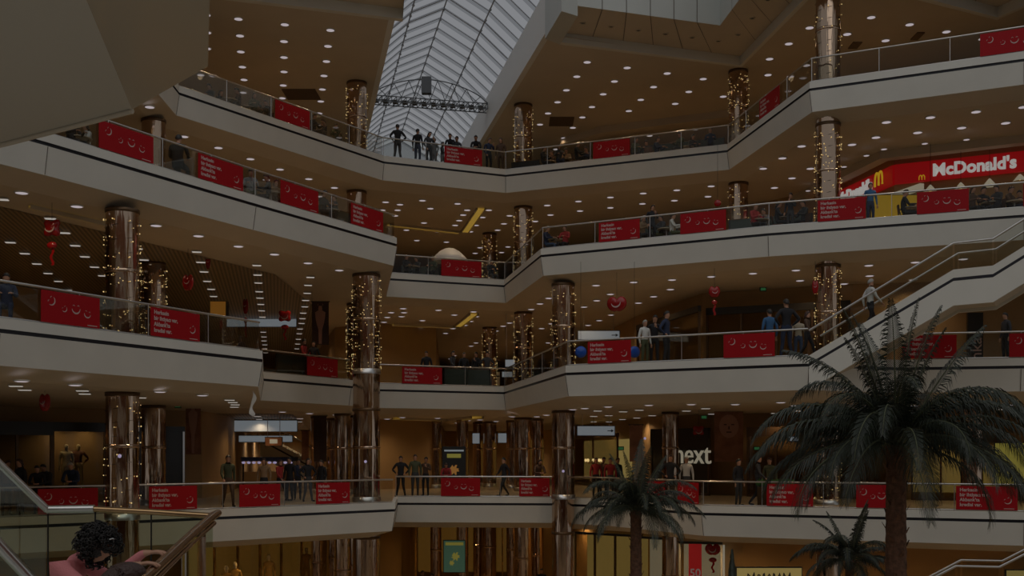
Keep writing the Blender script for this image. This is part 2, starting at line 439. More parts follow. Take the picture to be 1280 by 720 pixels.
# ------------------------------------------------------------------ outer walls behind each storey
WALL = {
 4: [(-32, 36), (-26, 50), (-16.5, 66), (-20, 92), (5, 92), (7.5, 68), (15.5, 61), (21, 52), (38, 44)],
 3: [(-34, 16), (-24, 34), (-18, 48), (-13, 60), (-16, 92), (2, 92), (5, 70), (10, 57), (14.9, 50.8), (15.7, 46.0), (24, 42), (38, 37)],
 2: [(-34, 16), (-25, 36), (-19, 50), (-23.5, 90), (-17, 92), (-9.8, 62), (-7.4, 60), (-4.2, 62), (-6, 94), (2, 94), (4.5, 72), (6.3, 57), (8.3, 48.7), (14, 46), (22, 44.5), (38, 39)],
 1: [(-36, 26), (-17.6, 42.5), (-12.9, 46.6), (-13.2, 52), (-19.5, 86), (-14, 88), (-9.6, 60), (-7.2, 58), (-3.9, 60), (-5.5, 92), (2, 92), (5, 66), (6.6, 54), (9, 50.5), (16, 46), (24, 43), (38, 39)],
 0: [(-36, 34), (-18, 46), (-9, 60), (-6, 66), (1, 66), (4.2, 53), (10, 48.5), (36, 40)],
}
TOP = {4: ZROOF, 3: ZL[4]-1.35, 2: ZL[3]-1.35, 1: ZL[2]-1.35, 0: ZL[1]-1.35}
SIDE = {4: 'top', 3: 'third', 2: 'second', 1: 'first', 0: 'ground'}
for lv, W in WALL.items():
    m = MB()
    for i, (a, b) in enumerate(zip(W, W[1:])):
        m.face([(*a, ZL[lv]-.03), (*b, ZL[lv]-.03), (*b, TOP[lv]), (*a, TOP[lv])])
    struct(m, 'wall_'+SIDE[lv], 'wall')
# hall behind the viewer: closes the well with galleries like those in front
m = MB()
for z in ZL.values():
    m.box(-34, 34, -16, -13, z-1.3, z+.0, 0); m.box(-34, 34, -20, -19.8, z, z+4.2, 1)
struct(m, 'wall_back', ['cream', 'wallred'])
m = MB()
for s in (-1, 1): m.box(s*36-.2, s*36+.2, -20, 12, ZL[0], ZL[4]+4, 0)
struct(m, 'wall_side', ['wall'])

# ------------------------------------------------------------------ columns
def column(px, d, lo, hi, dia=.9, label=''):
    p = at(px, HOR, d); zb = ZL[lo]-.03; zt = {0: 0, 1: ZL[2]-1.35, 2: ZL[3]-1.35, 3: ZL[4]-1.35, 4: ZROOF}[hi]
    e = empty('column', (p.x, p.y, zb), 0, label, 'column')
    r = dia/2; m = MB(); m.lathe([(r, 0), (r, zt-zb)], 28); m.obj('shaft', 'column', e)
    for l in range(lo, hi+1):
        top = (TOP[l])-zb; fl = ZL[l]-.03-zb
        m = MB(); m.lathe([(r+.005, top-.12), (r+.02, top-.11), (r+.02, top-.005), (r+.005, top-.004)], 28); m.obj('capital_ring', 'bronze', e)
        m = MB(); m.lathe([(r+.03, fl), (r+.03, fl+.18), (r+.005, fl+.2)], 28); m.obj('base_ring', 'steel', e)
        m = MB(); m.lathe([(r+.005, fl+2.05), (r+.02, fl+2.07), (r+.02, fl+2.13), (r+.005, fl+2.15)], 28); m.obj('joint_ring', 'column', e)
    return e, p, r
COLS = [(153, 31.9, 0, 2, .92, 'thick polished column in front of the gold slatted ceiling'),
 (192, 40.8, 1, 3, .85, 'polished column wrapped in lights behind the thick one near the slatted ceiling'),
 (446, 52.0, 0, 4, .9, 'tall mirrored column beside the glass roof, rising to the top ceiling'),
 (458, 43.5, 0, 2, 1.05, 'thick polished column at the open corner of the third gallery'),
 (612, 62.0, 0, 3, .75, 'slim distant column hung with warm lights in the middle bay'),
 (654, 55.3, 0, 4, .87, 'tall polished column behind the central gallery corner'),
 (704, 45.9, 0, 2, .93, 'polished column standing in front of the first gallery beside the smaller palm'),
 (923, 50.4, 0, 4, .85, 'tall polished column where the galleries turn, beside a sale banner'),
 (1035, 41.3, 0, 4, .88, 'tall polished column rising behind the big palm past the burger counter'),
 (545, 60, 0, 1, .6, 'slender brass column left of the lit film poster'),
 (640, 60, 0, 1, .6, 'slender brass column in the middle bay behind the corner column'),
 (838, 47.4, 0, 1, .7, 'polished column beside the white shop letters'),
 (428, 49.5, 0, 1, .7, 'polished column close behind the thick corner column'),
 (396, 53, 0, 1, .55, 'slender brass column by the moving stairs'),
 (578, 57, 0, 1, .6, 'slender brass column just right of the lit film poster'),
 (598, 63, 0, 1, .6, 'distant slender brass column between two small white signs'),
 (672, 57, 0, 1, .6, 'slender brass column between the central corner column and the polished one'),
 (416, 56, 0, 1, .6, 'slender brass column between the passage and the thick corner column'),
 (1215, 41, 1, 1, .8, 'polished column behind the big palm on its far side')]
COLO = []
for c in COLS: COLO.append(column(*c))
# strings of small warm lamps wound on the columns
def light_string(ci, z0, z1, n, label, side=0):
    e, p, r = COLO[ci]; rnd = random.Random(ci*31+n)
    t = empty('light_string', (p.x, p.y, z0), 0, label, 'light string', 'strings of small warm lamps on the columns')
    w = MB(); pts = []
    for k in range(60):
        a = k*.9; pts.append(((r+.03)*math.cos(a), (r+.03)*math.sin(a), (z1-z0)*k/59))
    w.tube(pts, .006, 3, caps=False); w.obj('wire', 'black', t)
    b = MB()
    for k in range(int(n*1.6)):
        if side == 0: a = rnd.uniform(0, 2*PI)
        else: a = -PI/2+side*rnd.uniform(.25, 1.6)
        z = rnd.uniform(.05, z1-z0-.05); q = r+.045; s = rnd.uniform(.011, .022)
        b.ball((q*math.cos(a), q*math.sin(a), z), s, 5, 4)
    tag(b.obj('bulbs', 'bulb', t), kind='stuff')
SP = [(0, 2, 60, 'lamps wound on the thick column under the slatted ceiling'),
 (1, 2, 110, 'dense lamps on the column behind the thick one'), (2, 4, 70, 'lamps on the mirrored column beside the glass roof'),
 (3, 2, 110, 'lamps on the thick corner column below the third gallery'), (4, 3, 120, 'dense lamps on the slim distant column, third gallery'),
 (4, 2, 120, 'dense lamps on the slim distant column, second gallery'), (5, 4, 80, 'lamps on the central corner column under the top ceiling'),
 (5, 3, 110, 'lamps on the central corner column, third gallery'), (5, 2, 110, 'lamps on the central corner column, second gallery'),
 (6, 2, 90, 'lamps on the polished column above the smaller palm'), (7, 4, 80, 'lamps on the turning-point column, top gallery'),
 (7, 3, 50, 'lamps on the turning-point column, third gallery'), (8, 4, 30, 'few lamps on the big palm column, top gallery'),
 (8, 3, 100, 'lamps on the column beside the burger sign'), (8, 2, 110, 'lamps on the column behind the stair foot'),
 (2, 2, 140, 'dense lamps on the column behind the thick corner one'), (8, 1, 40, 'lamps on the column behind the palm crown'), (0, 1, 40, 'lamps on the thick column in front of the dark shop')]
for ci, lv, n, lab in SP: light_string(ci, ZL[lv]+.1, TOP[lv]-.2, n, 'string of small warm '+lab)

m = MB(); m.box(-16, -.6, -6, 13.5, -.25, .10); struct(m, 'floor', 'cream')  # unseen pale floor, added to bounce daylight up under the overhanging landing
# ------------------------------------------------------------------ downlights
def px_lights(z, pts, lab, grp, kind='round', s=1.):
    global _dl
    for x, y in pts:
        p = on_z(x, y, z)
        if p.y > 90 or p.y < 5: continue
        src = DL[kind]
        if src[1]: o = src[0]; src[1] = False
        else: o = src[0].copy(); C.objects.link(o)
        o.location = (p.x, p.y, z-.024 if kind == 'rect' else z); o.rotation_euler = (0, 0, .196 if kind == 'rect' else 0); o.scale = (s, s, s)
        tag(o, lab, 'ceiling light', grp); LPOS.append(p)
LPOS = []
m = MB(); m.lathe([(.19, -.0), (.19, -.03), (.16, -.035)], 14, cap=False); m.lathe([(.16, -.035), (.10, -.05), (.001, -.055)], 14, mi=1)
dr = m.obj('downlight', ['white', 'lamp'])
m = MB(); m.box(-.17, .17, -.10, .10, -.03, 0, 0); m.box(-.15, .15, -.085, .085, -.045, -.03, 1)
rr = m.obj('panel_light', ['white', 'lamprect'])
DL = {'round': [dr, True], 'rect': [rr, True]}
px_lights(ZROOF, [(734,77),(784,84),(834,91),(879,98),(721,95),(768,101),(817,108),(861,114),(708,112),(754,117),(801,124),(904,120),(697,127),(740,133),(786,138),(844,129),(685,141),(728,146),(828,156),(886,148),(675,155),(716,159),(705,172),(772,164),(869,161),(812,169),(695,186),(760,176)],
 'small round lamp in the top ceiling between the glass roof and the turning-point column', 'downlights in the top ceiling, middle')
px_lights(ZROOF, [(1089,21),(1137,30),(1183,39),(1012,34),(1059,42),(1107,50),(986,54),(962,73),(1008,81),(988,95),(960,33+60),(1228,48)],
 'small round lamp in the top ceiling around the big palm column', 'downlights in the top ceiling above the stair side')
px_lights(ZROOF, [(298,23),(300,44),(301,64),(303,83),(356,30),(355,51),(355,71),(355,89),(354,106),(353,122),(413,37),(410,57),(408,76),(405,94),(403,111),(401,126),(399,141),(397,155),(266,94),(251,93),(304,115),(305,99),(258,18),(259,40),(259,60)],
 'small round lamp in the top ceiling on the far side of the glass roof', 'downlights in the top ceiling by the vent grille')
z3 = ZL[4]-1.35
px_lights(z3, [(187,133),(230,170),(273,184),(313,198),(350,211),(333,224),(386,223),(418,234),(401,245)],
 'round lamp under the top gallery above the smile banners', 'downlights under the top gallery, near end')
px_lights(z3, [(482,252),(478,262),(500,255),(497,262),(494,269),(528,250),(572,254),(611,262),(538,260),(530,278),(508,287),(547,289),(521,300),(558,302),(584,262),(579,268),(574,275),(569,281),(603,271),(595,281),(588,289),(622,287),(630,279),(613,295),(600,309),(594,316),(627,315),(635,308),(637,269)],
 'round lamp under the top gallery around the glowing gold cove', 'downlights under the top gallery, middle bay')
px_lights(z3, [(684,256),(723,251),(763,246),(804,241),(846,237),(889,232),(688,268),(725,263),(763,259),(803,254),(843,250),(885,245),(669,276),(954,210),(1002,182),(978,197),(968,234),(990,222),(1013,210),(1108,152),(1163,146),(1220,139),(1095,171),(1147,165),(1202,159),(1257,153),(1279,133),(1065,180),(1131,201),(1094,212),(1068,225),(1182,195),(1236,190)],
 'round lamp under the top gallery on the burger counter side', 'downlights under the top gallery, counter side')
z2 = ZL[3]-1.35
px_lights(z2, [(27,240),(96,257),(195,281),(248,294),(298,307),(343,317),(385,328),(424,337)],
 'round lamp in the plaster strip under the third gallery beside the slatted ceiling', 'downlights along the slatted ceiling')
px_lights(z2, [(3,247),(63,271),(13,301),(31,315),(46,328),(60,340),(73,350),(85,361),(81,289),(94,305),(106,319),(118,332),(128,343),(172,309),(180,323),(246,313),(251,326),(255,338),(259,350),(264,360),(267,369),(270,377),(388,345),(385,355),(384,365),(382,374),(381,382),(379,390),(378,397),(377,403),(375,410),(374,416),(373,423),(372,429),(371,435),(321,330),(322,342),(323,352),(324,363),(325,371),(326,379),(327,387),(328,395),(329,414),(330,420),(330,425),(331,430),(331,435),(332,440)],
 'small oblong lamp in the long rows of the slatted ceiling', 'oblong lamps of the slatted ceiling', 'rect')
px_lights(z2, [(504,385),(489,390),(505,390),(502,395),(484,396),(480,402),(486,406),(481,413),(548,387),(592,389),(568,393),(528,400),(526,408),(519,414),(595,395),(588,401),(581,406),(566,410),(557,416),(637,403),(629,407),(620,413),(595,428),(589,432),(568,444),(563,448)],
 'round lamp under the third gallery in the middle bay', 'downlights under the third gallery, middle bay')
px_lights(z2, [(745,356),(792,352),(840,349),(889,345),(941,341),(995,337),(1086,331),(1144,327),(1204,323),(686,372),(675,379),(664,386),(763,367),(746,375),(730,383),(817,370),(798,378),(838,361),(764,393),(749,400),(735,406),(689,404),(677,410),(685,428),(1000,350),(1087,344),(1141,349),(1055,354),(797,416)],
 'round lamp under the third gallery above the stair and storefront side', 'downlights under the third gallery, stair side')
z1 = ZL[2]-1.35
px_lights(z1, [(27,475),(94,480),(200,488.5),(253,493),(387,516),(353,514),(420,518)],
 'round lamp under the second gallery above the mannequin shop', 'downlights under the second gallery, mannequin shop side')
px_lights(z1, [(20,480),(31,485),(103,486),(106,490),(176,495),(287,498),(291,501),(294,504),(293,507),(322,519),(324,523),(375,522),(374,526)],
 'small oblong lamp under the second gallery near the mannequin shop', 'oblong lamps under the second gallery, mannequin shop side', 'rect')
px_lights(z1, [(484,523),(481,528),(503,521),(547,522),(519,530),(592,522),(585,525),(600,524),(572,528),(620,526),(640,520),(655,523),(661,523),(671,520),(683,518),(695,514),(716,511)],
 'round lamp under the second gallery in the middle bay', 'downlights under the second gallery, middle bay')
px_lights(z1, [(731,509.5),(760,507.5),(811,505.5),(864,504.5),(919,504.5),(976,502),(994,506),(1084,506),(1142,506),(1204,505),(1264,505)],
 'round lamp along the edge under the second gallery above the letter sign', 'downlights under the second gallery, edge row')
px_lights(z1, [(799,511),(761,518),(742,519),(779,513),(815,518),(796,521),(835,515),(827,522),(847,520),(858,512),(868,519),(882,509),(890,516),(807,528),(778,523),(793,528),(707,516),(969,515),(997,512),(969,522),(1184,511),(1211,508),(1250,510),(1090,508.5),(747,512),(742,526),(761,526),(830,530)],
 'small oblong lamp in the ceiling rows before the letter-sign shop', 'oblong lamps under the second gallery, shop side', 'rect')

# ------------------------------------------------------------------ ceiling coves, vents, bulkheads
def cove(pts, z, lab, w=.35):
    m = MB(); g = MB(); P = [on_z(x, y, z) for x, y in pts]
    for a, b in zip(P, P[1:]):
        n = Vector((-(b-a).y, (b-a).x, 0)).normalized()*w
        g.face([a+Vector((0, 0, -.06)), b+Vector((0, 0, -.06)), b+n+Vector((0, 0, -.06)), a+n+Vector((0, 0, -.06))])
        for q in (-.15, 1.0):
            r0, r1 = a+n*q, b+n*q
            m.face([r0, r1, r1+Vector((0, 0, -.12)), r0+Vector((0, 0, -.12))]); s = n*.15
            m.face([r0+Vector((0, 0, -.12)), r1+Vector((0, 0, -.12)), r1+s+Vector((0, 0, -.12)), r0+s+Vector((0, 0, -.12))])
            m.face([r0+s, r1+s, r1+s+Vector((0, 0, -.12)), r0+s+Vector((0, 0, -.12))])
    e = empty('cove_light', P[0], 0, lab, 'cove light')
    for mb, nm, mt in ((m, 'rim', 'soffit'), (g, 'glowing_strip', 'cove')):
        mb.v = [tuple(Vector(v)-P[0]) for v in mb.v]; mb.obj(nm, mt, e)
cove([(487, 279), (577, 289), (597, 259)], z3, 'glowing gold cove bent round a corner under the top gallery')
cove([(492, 404), (568, 407), (588, 391)], z2, 'glowing gold cove under the third gallery, directly below the upper one')
cove([(38, 255), (132, 277)], z2-.02, 'thin gold glowing line along the edge of the slatted ceiling', .08)  # lit gold edge of the ceiling, built as a glowing strip
cove([(500, 521.5), (560, 523.5), (590, 520)], z1, 'glowing gold cove low under the second gallery in the middle bay', .5)
for (x0, y0a, x1, y1a, lab) in ((360, 111, 394, 124, 'brown rectangular vent grille between two lamp rows near the glass roof'), (686, 146, 718, 157, 'brown rectangular vent grille beside the central corner column'),
      (1060, 52, 1078, 60, 'small dark vent grille beyond the big palm column'), (1138, 40, 1156, 49, 'small dark vent grille above the long glass rail')):
    a = on_z(x0, y1a, ZROOF); b = on_z(x1, y0a, ZROOF); t = tag(empty('vent_grille', ((a.x+b.x)/2, (a.y+b.y)/2, ZROOF)), lab, 'vent')
    w, h = abs(b.x-a.x)/2, abs(b.y-a.y)/2
    m = MB(); m.box(-w, w, -h, h, -.02, 0); m.obj('backing', 'grille', t)
    m = MB()
    for k in range(12): yy = -h+(k+.5)*2*h/12; m.box(-w, w, yy-.03, yy+.03, -.05, -.02)
    m.obj('slats', 'grille', t)
def bulkhead(pts, z, drop, w, mat='soffit', glow=None):
    P = [on_z(x, y, z).to_2d() for x, y in pts]; Q = off(P, w); m = MB()
    for i in range(len(P)-1):
        m.face([(*P[i], z), (*P[i+1], z), (*P[i+1], z-drop), (*P[i], z-drop)], 0)
        m.face([(*P[i], z-drop), (*P[i+1], z-drop), (*Q[i+1], z-drop), (*Q[i], z-drop)], 0)
        m.face([(*Q[i], z), (*Q[i+1], z), (*Q[i+1], z-drop), (*Q[i], z-drop)], 0)
    trim(m, [mat])
bulkhead([(955, 262), (1100, 189), (1280, 168), (1400, 152)], z3, .30, .5)
bulkhead([(700, 173), (750, 158), (912, 137), (1000, 118)], ZROOF, .35, .6)
bulkhead([(790, 408), (858, 381), (1020, 368), (1160, 357)], z2, .30, .5)
bulkhead([(940, 530), (1040, 517), (1280, 517), (1400, 517)], z1, .35, .8)
px_lights(z3-.3, [(1055,208),(1083,194),(1105,186),(1156,179),(1208,174),(1010,238)], 'warm little lamp on the dropped strip before the burger counter', 'lamps on the dropped strip before the counter', s=.7)

# ------------------------------------------------------------------ glass balustrades
def balustrade(level, i0, i1, label, t0=0., t1=1., h=.86):
    E = off(EDGE[level], .09); z = ZL[level]; pts = [E[i] for i in range(i0, i1+1)]
    pts[0] = pts[0].lerp(pts[1], t0); 
    if t1 < 1: pts[-1] = pts[-2].lerp(pts[-1], t1)
    o = Vector((*pts[0], z)); e = empty('glass_balustrade', o, 0, label, 'balustrade')
    m = MB(); m.tube([Vector((*p, z+h))-o for p in pts], .032, 8); m.obj('handrail', 'steel', e)
    m = MB()
    for a, b in zip(pts, pts[1:]):
        a3, b3 = Vector((*a, z))-o, Vector((*b, z))-o; m.tube([a3+Vector((0, 0, .03)), b3+Vector((0, 0, .03))], .022, 6)
    m.obj('base_channel', 'steel', e)
    for a, b in zip(pts, pts[1:]):
        L = (b-a).length; n = max(1, round(L/2.2)); d = (b-a).normalized(); nn = Vector((-d.y, d.x))*.006
        if L < .3: continue
        for k in range(n):
            p, q = a+d*(L*k/n+.02), a+d*(L*(k+1)/n-.02); m = MB()
            P = [Vector((*(p-nn), z+.04))-o, Vector((*(q-nn), z+.04))-o, Vector((*(q+nn), z+.04))-o, Vector((*(p+nn), z+.04))-o]; T = [v+Vector((0, 0, h-.07)) for v in P]
            for f in ((P[0], P[1], T[1], T[0]), (P[1], P[2], T[2], T[1]), (P[2], P[3], T[3], T[2]), (P[3], P[0], T[0], T[3]), (T[0], T[1], T[2], T[3])): m.face(f)
            m.obj('glass_pane', 'glass', e)
            m = MB(); pp = Vector((*(p+Vector((-nn.x*6, -nn.y*6))), z))-o; m.tube([pp+Vector((0, 0, 0)), pp+Vector((0, 0, h))], .014, 6); m.obj('post', 'steel', e)
balustrade(4, 2, 4, 'glass railing of the top gallery from its near end to the central corner')
balustrade(4, 4, 5, 'glass railing of the top gallery between the central corner and the turning-point column')
balustrade(4, 5, 6, 'short slanting glass railing of the top gallery below the red banner')
balustrade(4, 6, 8, 'long glass railing of the top gallery beside the big palm column', t1=.3)
balustrade(3, 0, 3, 'long sloping-looking glass railing of the third gallery with four red banners', t0=.55)
balustrade(3, 4, 5, 'short glass railing across the middle bay of the third gallery')
balustrade(3, 5, 6, 'slanting glass railing of the third gallery at the central corner')
balustrade(3, 6, 9, 'long glass railing of the third gallery before the burger counter', t1=.3)
balustrade(2, 0, 2, 'glass railing of the second gallery before the slatted ceiling', t0=.5)
balustrade(2, 3, 4, 'short set-back glass railing of the second gallery with one smile banner')
balustrade(2, 5, 6, 'glass railing across the middle bay of the second gallery')
balustrade(2, 6, 7, 'slanting glass railing of the second gallery at the central corner')
balustrade(2, 7, 8, 'glass railing of the second gallery leading to the stair foot')
balustrade(2, 9, 11, 'glass railing of the second gallery beyond the stair', t0=.2, t1=.2)
balustrade(1, 0, 2, 'glass railing of the first gallery in front of the mannequin shop', t0=.5)
balustrade(1, 3, 4, 'glass railing of the first gallery in the middle bay')
balustrade(1, 4, 8, 'glass railing of the first gallery behind the palms', t1=.3)

# ------------------------------------------------------------------ red banners
def glyph(m, cx, cz, s, rot, y=-.012, mi=0, ticks=True):
    def R(a, r): a += rot; return (cx+r*s*math.cos(a), cz+r*s*math.sin(a))
    n = 14; o, i = [], []
    for k in range(n+1):
        a = -PI*.95+PI*.9*k/n*1.05; w = .13*math.sin(PI*(k+.6)/(n+1.2))+.02
        o.append(R(a, .5+w*.5)); i.append(R(a, .5-w*.5))
    for k in range(n):
        m.face([(i[k][0], y, i[k][1]), (o[k][0], y, o[k][1]), (o[k+1][0], y, o[k+1][1]), (i[k+1][0], y, i[k+1][1])], mi)
        m.face([(o[k][0], y, o[k][1]), (o[k+1][0], y, o[k+1][1]), (o[k+1][0], y+.004, o[k+1][1]), (o[k][0], y+.004, o[k][1])], mi)
    if ticks:
        for sx in (-.28, .28):
            for a0, a1 in ((.3, 1.5), (1.5, 2.8)):
                q = []
                for a, r in ((a0, .10), (a1, .10), (a1, .16), (a0, .16)):
                    x, z = sx+r*math.cos(a), .18+r*math.sin(a); c, sn = math.cos(rot), math.sin(rot)
                    q.append((cx+s*(x*c-z*sn), y, cz+s*(x*sn+z*c)))
                m.face(q, mi)
TXT = text_mesh("Herkesin\nbir ihtiyac\u0131 var,\nAkbank'ta\nkredisi var.", .115, .002, .0035, lines=1.05)
def banner(level, x0, x1, typ, where, seg=None):
    a, b = hit(level, x0, seg), hit(level, x1, seg)
    p, q = a[0], b[0]; d = (q-p); L = d.length; rz = math.atan2(d.y, d.x); n = Vector((d.y, -d.x)).normalized()
    o = p-n*.045+n*0; o = p+Vector((-d.y, d.x)).normalized()*.045
    h = .76; lab = ('red banner with smile marks ' if typ == 'A' else 'red banner with words ')+where
    e = empty('banner', (o.x, o.y, ZL[level]+.04), rz, lab, 'banner', 'red bank banners on the railings')
    m = MB(); m.box(0, L, -.008, .008, 0, h); m.obj('cloth', 'red', e)
    if typ == 'A':
        marks = ((.16, .70, .22, .9), (.38, .50, .15, .6), (.58, .56, .25, 0), (.78, .44, .20, -.2))
    else: marks = ((.84, .42, .22, .5),)
    for fx, fz, s, r in marks: g = MB(); glyph(g, fx*L, fz*h, s, r); g.obj('smile_mark', 'bannerwhite', e)
    g = MB(); g.box(.78*L, .95*L, -.012, -.009, .05*h, .075*h); g.obj('small_print', 'bannerwhite', e)
    if typ == 'B': text_obj('lettering', TXT, 'bannerwhite', e, (.06*L, -.011, h-.17), scale=(min(1.3, L*.70/.9), 1.32, 1))
    return e
for lv, x0, x1, t, w in [(4,345,388,'A','on the top gallery rail near the vent grille'),(4,556,603,'B','on the top gallery rail under the glass roof'),(4,741,787,'A','on the top gallery rail before the seated crowd'),
  (4,948,973,'B','on the slanting top gallery rail'),(4,1225,1300,'A','on the top gallery rail at the edge of the view'),
  (3,125,193,'A','on the third gallery, nearest the overhanging landing'),(3,249,305,'B','on the third gallery between the dark-clad visitor and the couple'),(3,352,399,'A','on the third gallery before the two at the table'),(3,440,480,'B','at the open end of the third gallery'),
  (3,552,602,'A','in the middle bay of the third gallery'),(3,748,799,'B','on the third gallery past the central corner'),(3,850,907,'A','on the third gallery in the middle of the long rail'),(3,1022,1082,'B','below the slanted burger sign'),(3,1146,1211,'A','below the large burger letters'),(3,1279,1340,'B','on the third gallery at the edge of the view'),
  (2,53,126,'A','before the slatted ceiling'),(2,190,251,'B','on the second gallery by the thick column'),(2,385,423,'A','on the set-back second gallery rail'),(2,503,553,'B','in the middle bay of the second gallery'),(2,734,788,'B','on the second gallery between two blue balloons'),(2,904,968,'A','on the second gallery near the stair foot'),(2,1128,1196,'B','behind the palm tips beyond the stair'),(2,1262,1330,'A','beyond the stair at the edge of the view'),
  (1,48,123,'A','on the first gallery below the mannequins'),(1,187,247,'B','on the first gallery before the black shopfront'),(1,300,351,'A','on the first gallery before the moving stairs'),(1,396,438,'B','on the first gallery by the brass columns'),(1,551,600,'A','on the first gallery below the film poster'),(1,649,687,'B','on the first gallery beside the polished column'),(1,808,830,'B','behind the smaller palm'),(1,846,872,'A','on the first gallery just past the smaller palm'),(1,958,1016,'B','on the first gallery before the green plants'),(1,1070,1125,'A','behind the big palm trunk'),(1,1195,1272,'B','on the first gallery below the golden window')]:
    banner(lv, x0, x1, t, w)
# ------------------------------------------------------------------ people
HEADJ = 1.52
def person_mesh(name, J, top='top', hands='relax', detail=1, female=False, fat=1.):
    """one continuous skinned surface; J maps joints to positions, figure faces -Y, feet on z=0"""
    V, E, R, T = [], [], [], []
    def add(p, r, par=None, t=0):
        V.append(Vector(p)); R.append(r if isinstance(r, tuple) else (r, r)); T.append(t)
        if par is not None: E.append((par, len(V)-1))
        return len(V)-1
    P = {k: Vector(v) for k, v in J.items()}
    pel = add(P['pelvis'], (.155 if not female else .165, .115), None, 2)
    ab = add(P['pelvis'].lerp(P['chest'], .5), (.14 if not female else .125, .10), pel, 1)
    ch = add(P['chest'], (.165, .115), ab, 1)
    nb = add(P['chest'].lerp(P['neck'], .62), (.13, .09), ch, 1)
    nk = add(P['neck'], (.055, .058), nb, 0)
    up = (P['head']-P['neck']).normalized(); fw = P['face'].normalized()
    h0 = add(P['head']-up*.03+fw*.012, (.062, .07), nk, 0)
    h1 = add(P['head']+up*.05, (.078, .094), h0, 0)
    h2 = add(P['head']+up*.115, (.078, .095), h1, 0)
    h3 = add(P['head']+up*.165, (.052, .062), h2, 0)
    for s in 'lr':
        sh = add(P['sh_'+s], .068 if not female else .06, nb, 1); el = add(P['el_'+s], .047, sh, 1)
        m1 = add(P['el_'+s].lerp(P['wr_'+s], .45), .043, el, 1)
        wr = add(P['wr_'+s], (.030, .026), m1, 1); d = (P['wr_'+s]-P['el_'+s]).normalized()
        hd = P.get('hd_'+s, d*.09)
        wr2 = add(P['wr_'+s]+hd*.35, (.024, .018), wr, 0); pm = add(P['wr_'+s]+hd, (.038, .017), wr2, 0)
        q = hd.normalized(); side = q.cross(P.get('pn_'+s, Vector((0, -1, 0)))).normalized(); nrm = side.cross(q).normalized()
        sg = 1
        for k, (off_, ln) in enumerate(((-.030, .062), (-.010, .074), (.010, .070), (.029, .054))):
            b = P['wr_'+s]+hd+side*off_+q*.018
            a = add(b, .0095, pm, 0); c = add(b+q*ln*.5-nrm*.012*(1 if hands == 'relax' else 2), .0088, a, 0); add(b+q*ln*.85-nrm*.032*(1 if hands == 'relax' else 1.5), .0075, c, 0)
        tb = P['wr_'+s]+hd*.55+side*-.036; a = add(tb, .0115, pm, 0); add(tb+side*-.028+q*.035-nrm*.015, .009, a, 0)
        hp = add(P['hip_'+s], .098, pel, 2); kn = add(P['kn_'+s], .062, hp, 2)
        cf = add(P['kn_'+s].lerp(P['an_'+s], .35), .058, kn, 2)
        an = add(P['an_'+s], .043, cf, 2); hl = add(P['an_'+s]+Vector((0, .02, -.045)), .038, an, 3); add(P['toe_'+s], (.042, .028), hl, 3)
    R = [(a_*fat, b_*fat) if t_ in (1, 2) else (a_, b_) for (a_, b_), t_ in zip(R, T)]
    me = bpy.data.meshes.new(name); me.from_pydata([tuple(v) for v in V], E, []); o = bpy.data.objects.new(name, me); C.objects.link(o)
    sk = o.modifiers.new('s', 'SKIN'); sk.use_smooth_shade = True; sk.branch_smoothing = .3 if detail == 1 else .8
    for i, sv in enumerate(me.skin_vertices[0].data): sv.radius = R[i]; sv.use_root = (i == 0)
    ss = o.modifiers.new('d', 'SUBSURF'); ss.levels = detail; ss.render_levels = detail
    dg = bpy.context.evaluated_depsgraph_get(); out = bpy.data.meshes.new_from_object(o.evaluated_get(dg)); bpy.data.objects.remove(o)
    out.name = name
    for k in ('skin', 'cl_black', 'cl_denim', 'shoe'): out.materials.append(M[k])
    # sculpt: nose, brow, chin and ears, then clothe by nearest bone
    rt = fw.cross(up).normalized()
    for v in out.vertices:
        r = v.co-P['head']; f, u, w = r.dot(fw), r.dot(up), r.dot(rt)
        if -.08 < u < .2 and f > .03 and abs(w) < .1 and r.length < .22:
            v.co += fw*.020*math.exp(-((w/.016)**2+((u-.045)/.026)**2))      # nose
            v.co -= fw*.010*math.exp(-(((abs(w)-.032)/.016)**2+((u-.072)/.014)**2))  # eye sockets
            v.co += fw*.008*math.exp(-((w/.026)**2+((u-.005)/.010)**2))      # lips
            v.co += fw*.012*math.exp(-((w/.03)**2+((u+.030)/.02)**2))        # chin
        if abs(abs(w)-.08) < .03 and abs(u-.06) < .035 and abs(f) < .03:
            v.co += rt*(.012 if w > 0 else -.012)
    for p in out.polygons:
        c = p.center; best, bt = 1e9, 1
        for a, b in E:
            ab_ = V[b]-V[a]; t = max(0, min(1, (c-V[a]).dot(ab_)/max(1e-9, ab_.length_squared))); dd = (c-V[a]-ab_*t).length-(R[a][0]*(1-t)+R[b][0]*t)
            if dd < best: best = dd; bt = T[b] if t > .3 else (T[a] if T[a] != 0 or T[b] == 0 else T[b])
        p.material_index = bt; p.use_smooth = True
    out['head'] = list(P['head']); out['fw'] = list(fw); out['up'] = list(up)
    return out
BASE = dict(pelvis=(0, 0, .93), chest=(0, 0, 1.22), neck=(0, .01, 1.45), head=(0, -.005, 1.535), face=(0, -1, 0),
 sh_l=(.175, .01, 1.385), sh_r=(-.175, .01, 1.385), el_l=(.245, .03, 1.10), el_r=(-.245, .03, 1.10), wr_l=(.25, -.04, .86), wr_r=(-.25, -.04, .86),
 hip_l=(.095, 0, .87), hip_r=(-.095, 0, .87), kn_l=(.105, -.02, .48), kn_r=(-.105, -.02, .48), an_l=(.11, .02, .08), an_r=(-.11, .02, .08), toe_l=(.13, -.17, .035), toe_r=(-.13, -.17, .035))
def pose(**k): d = dict(BASE); d.update(k); return d
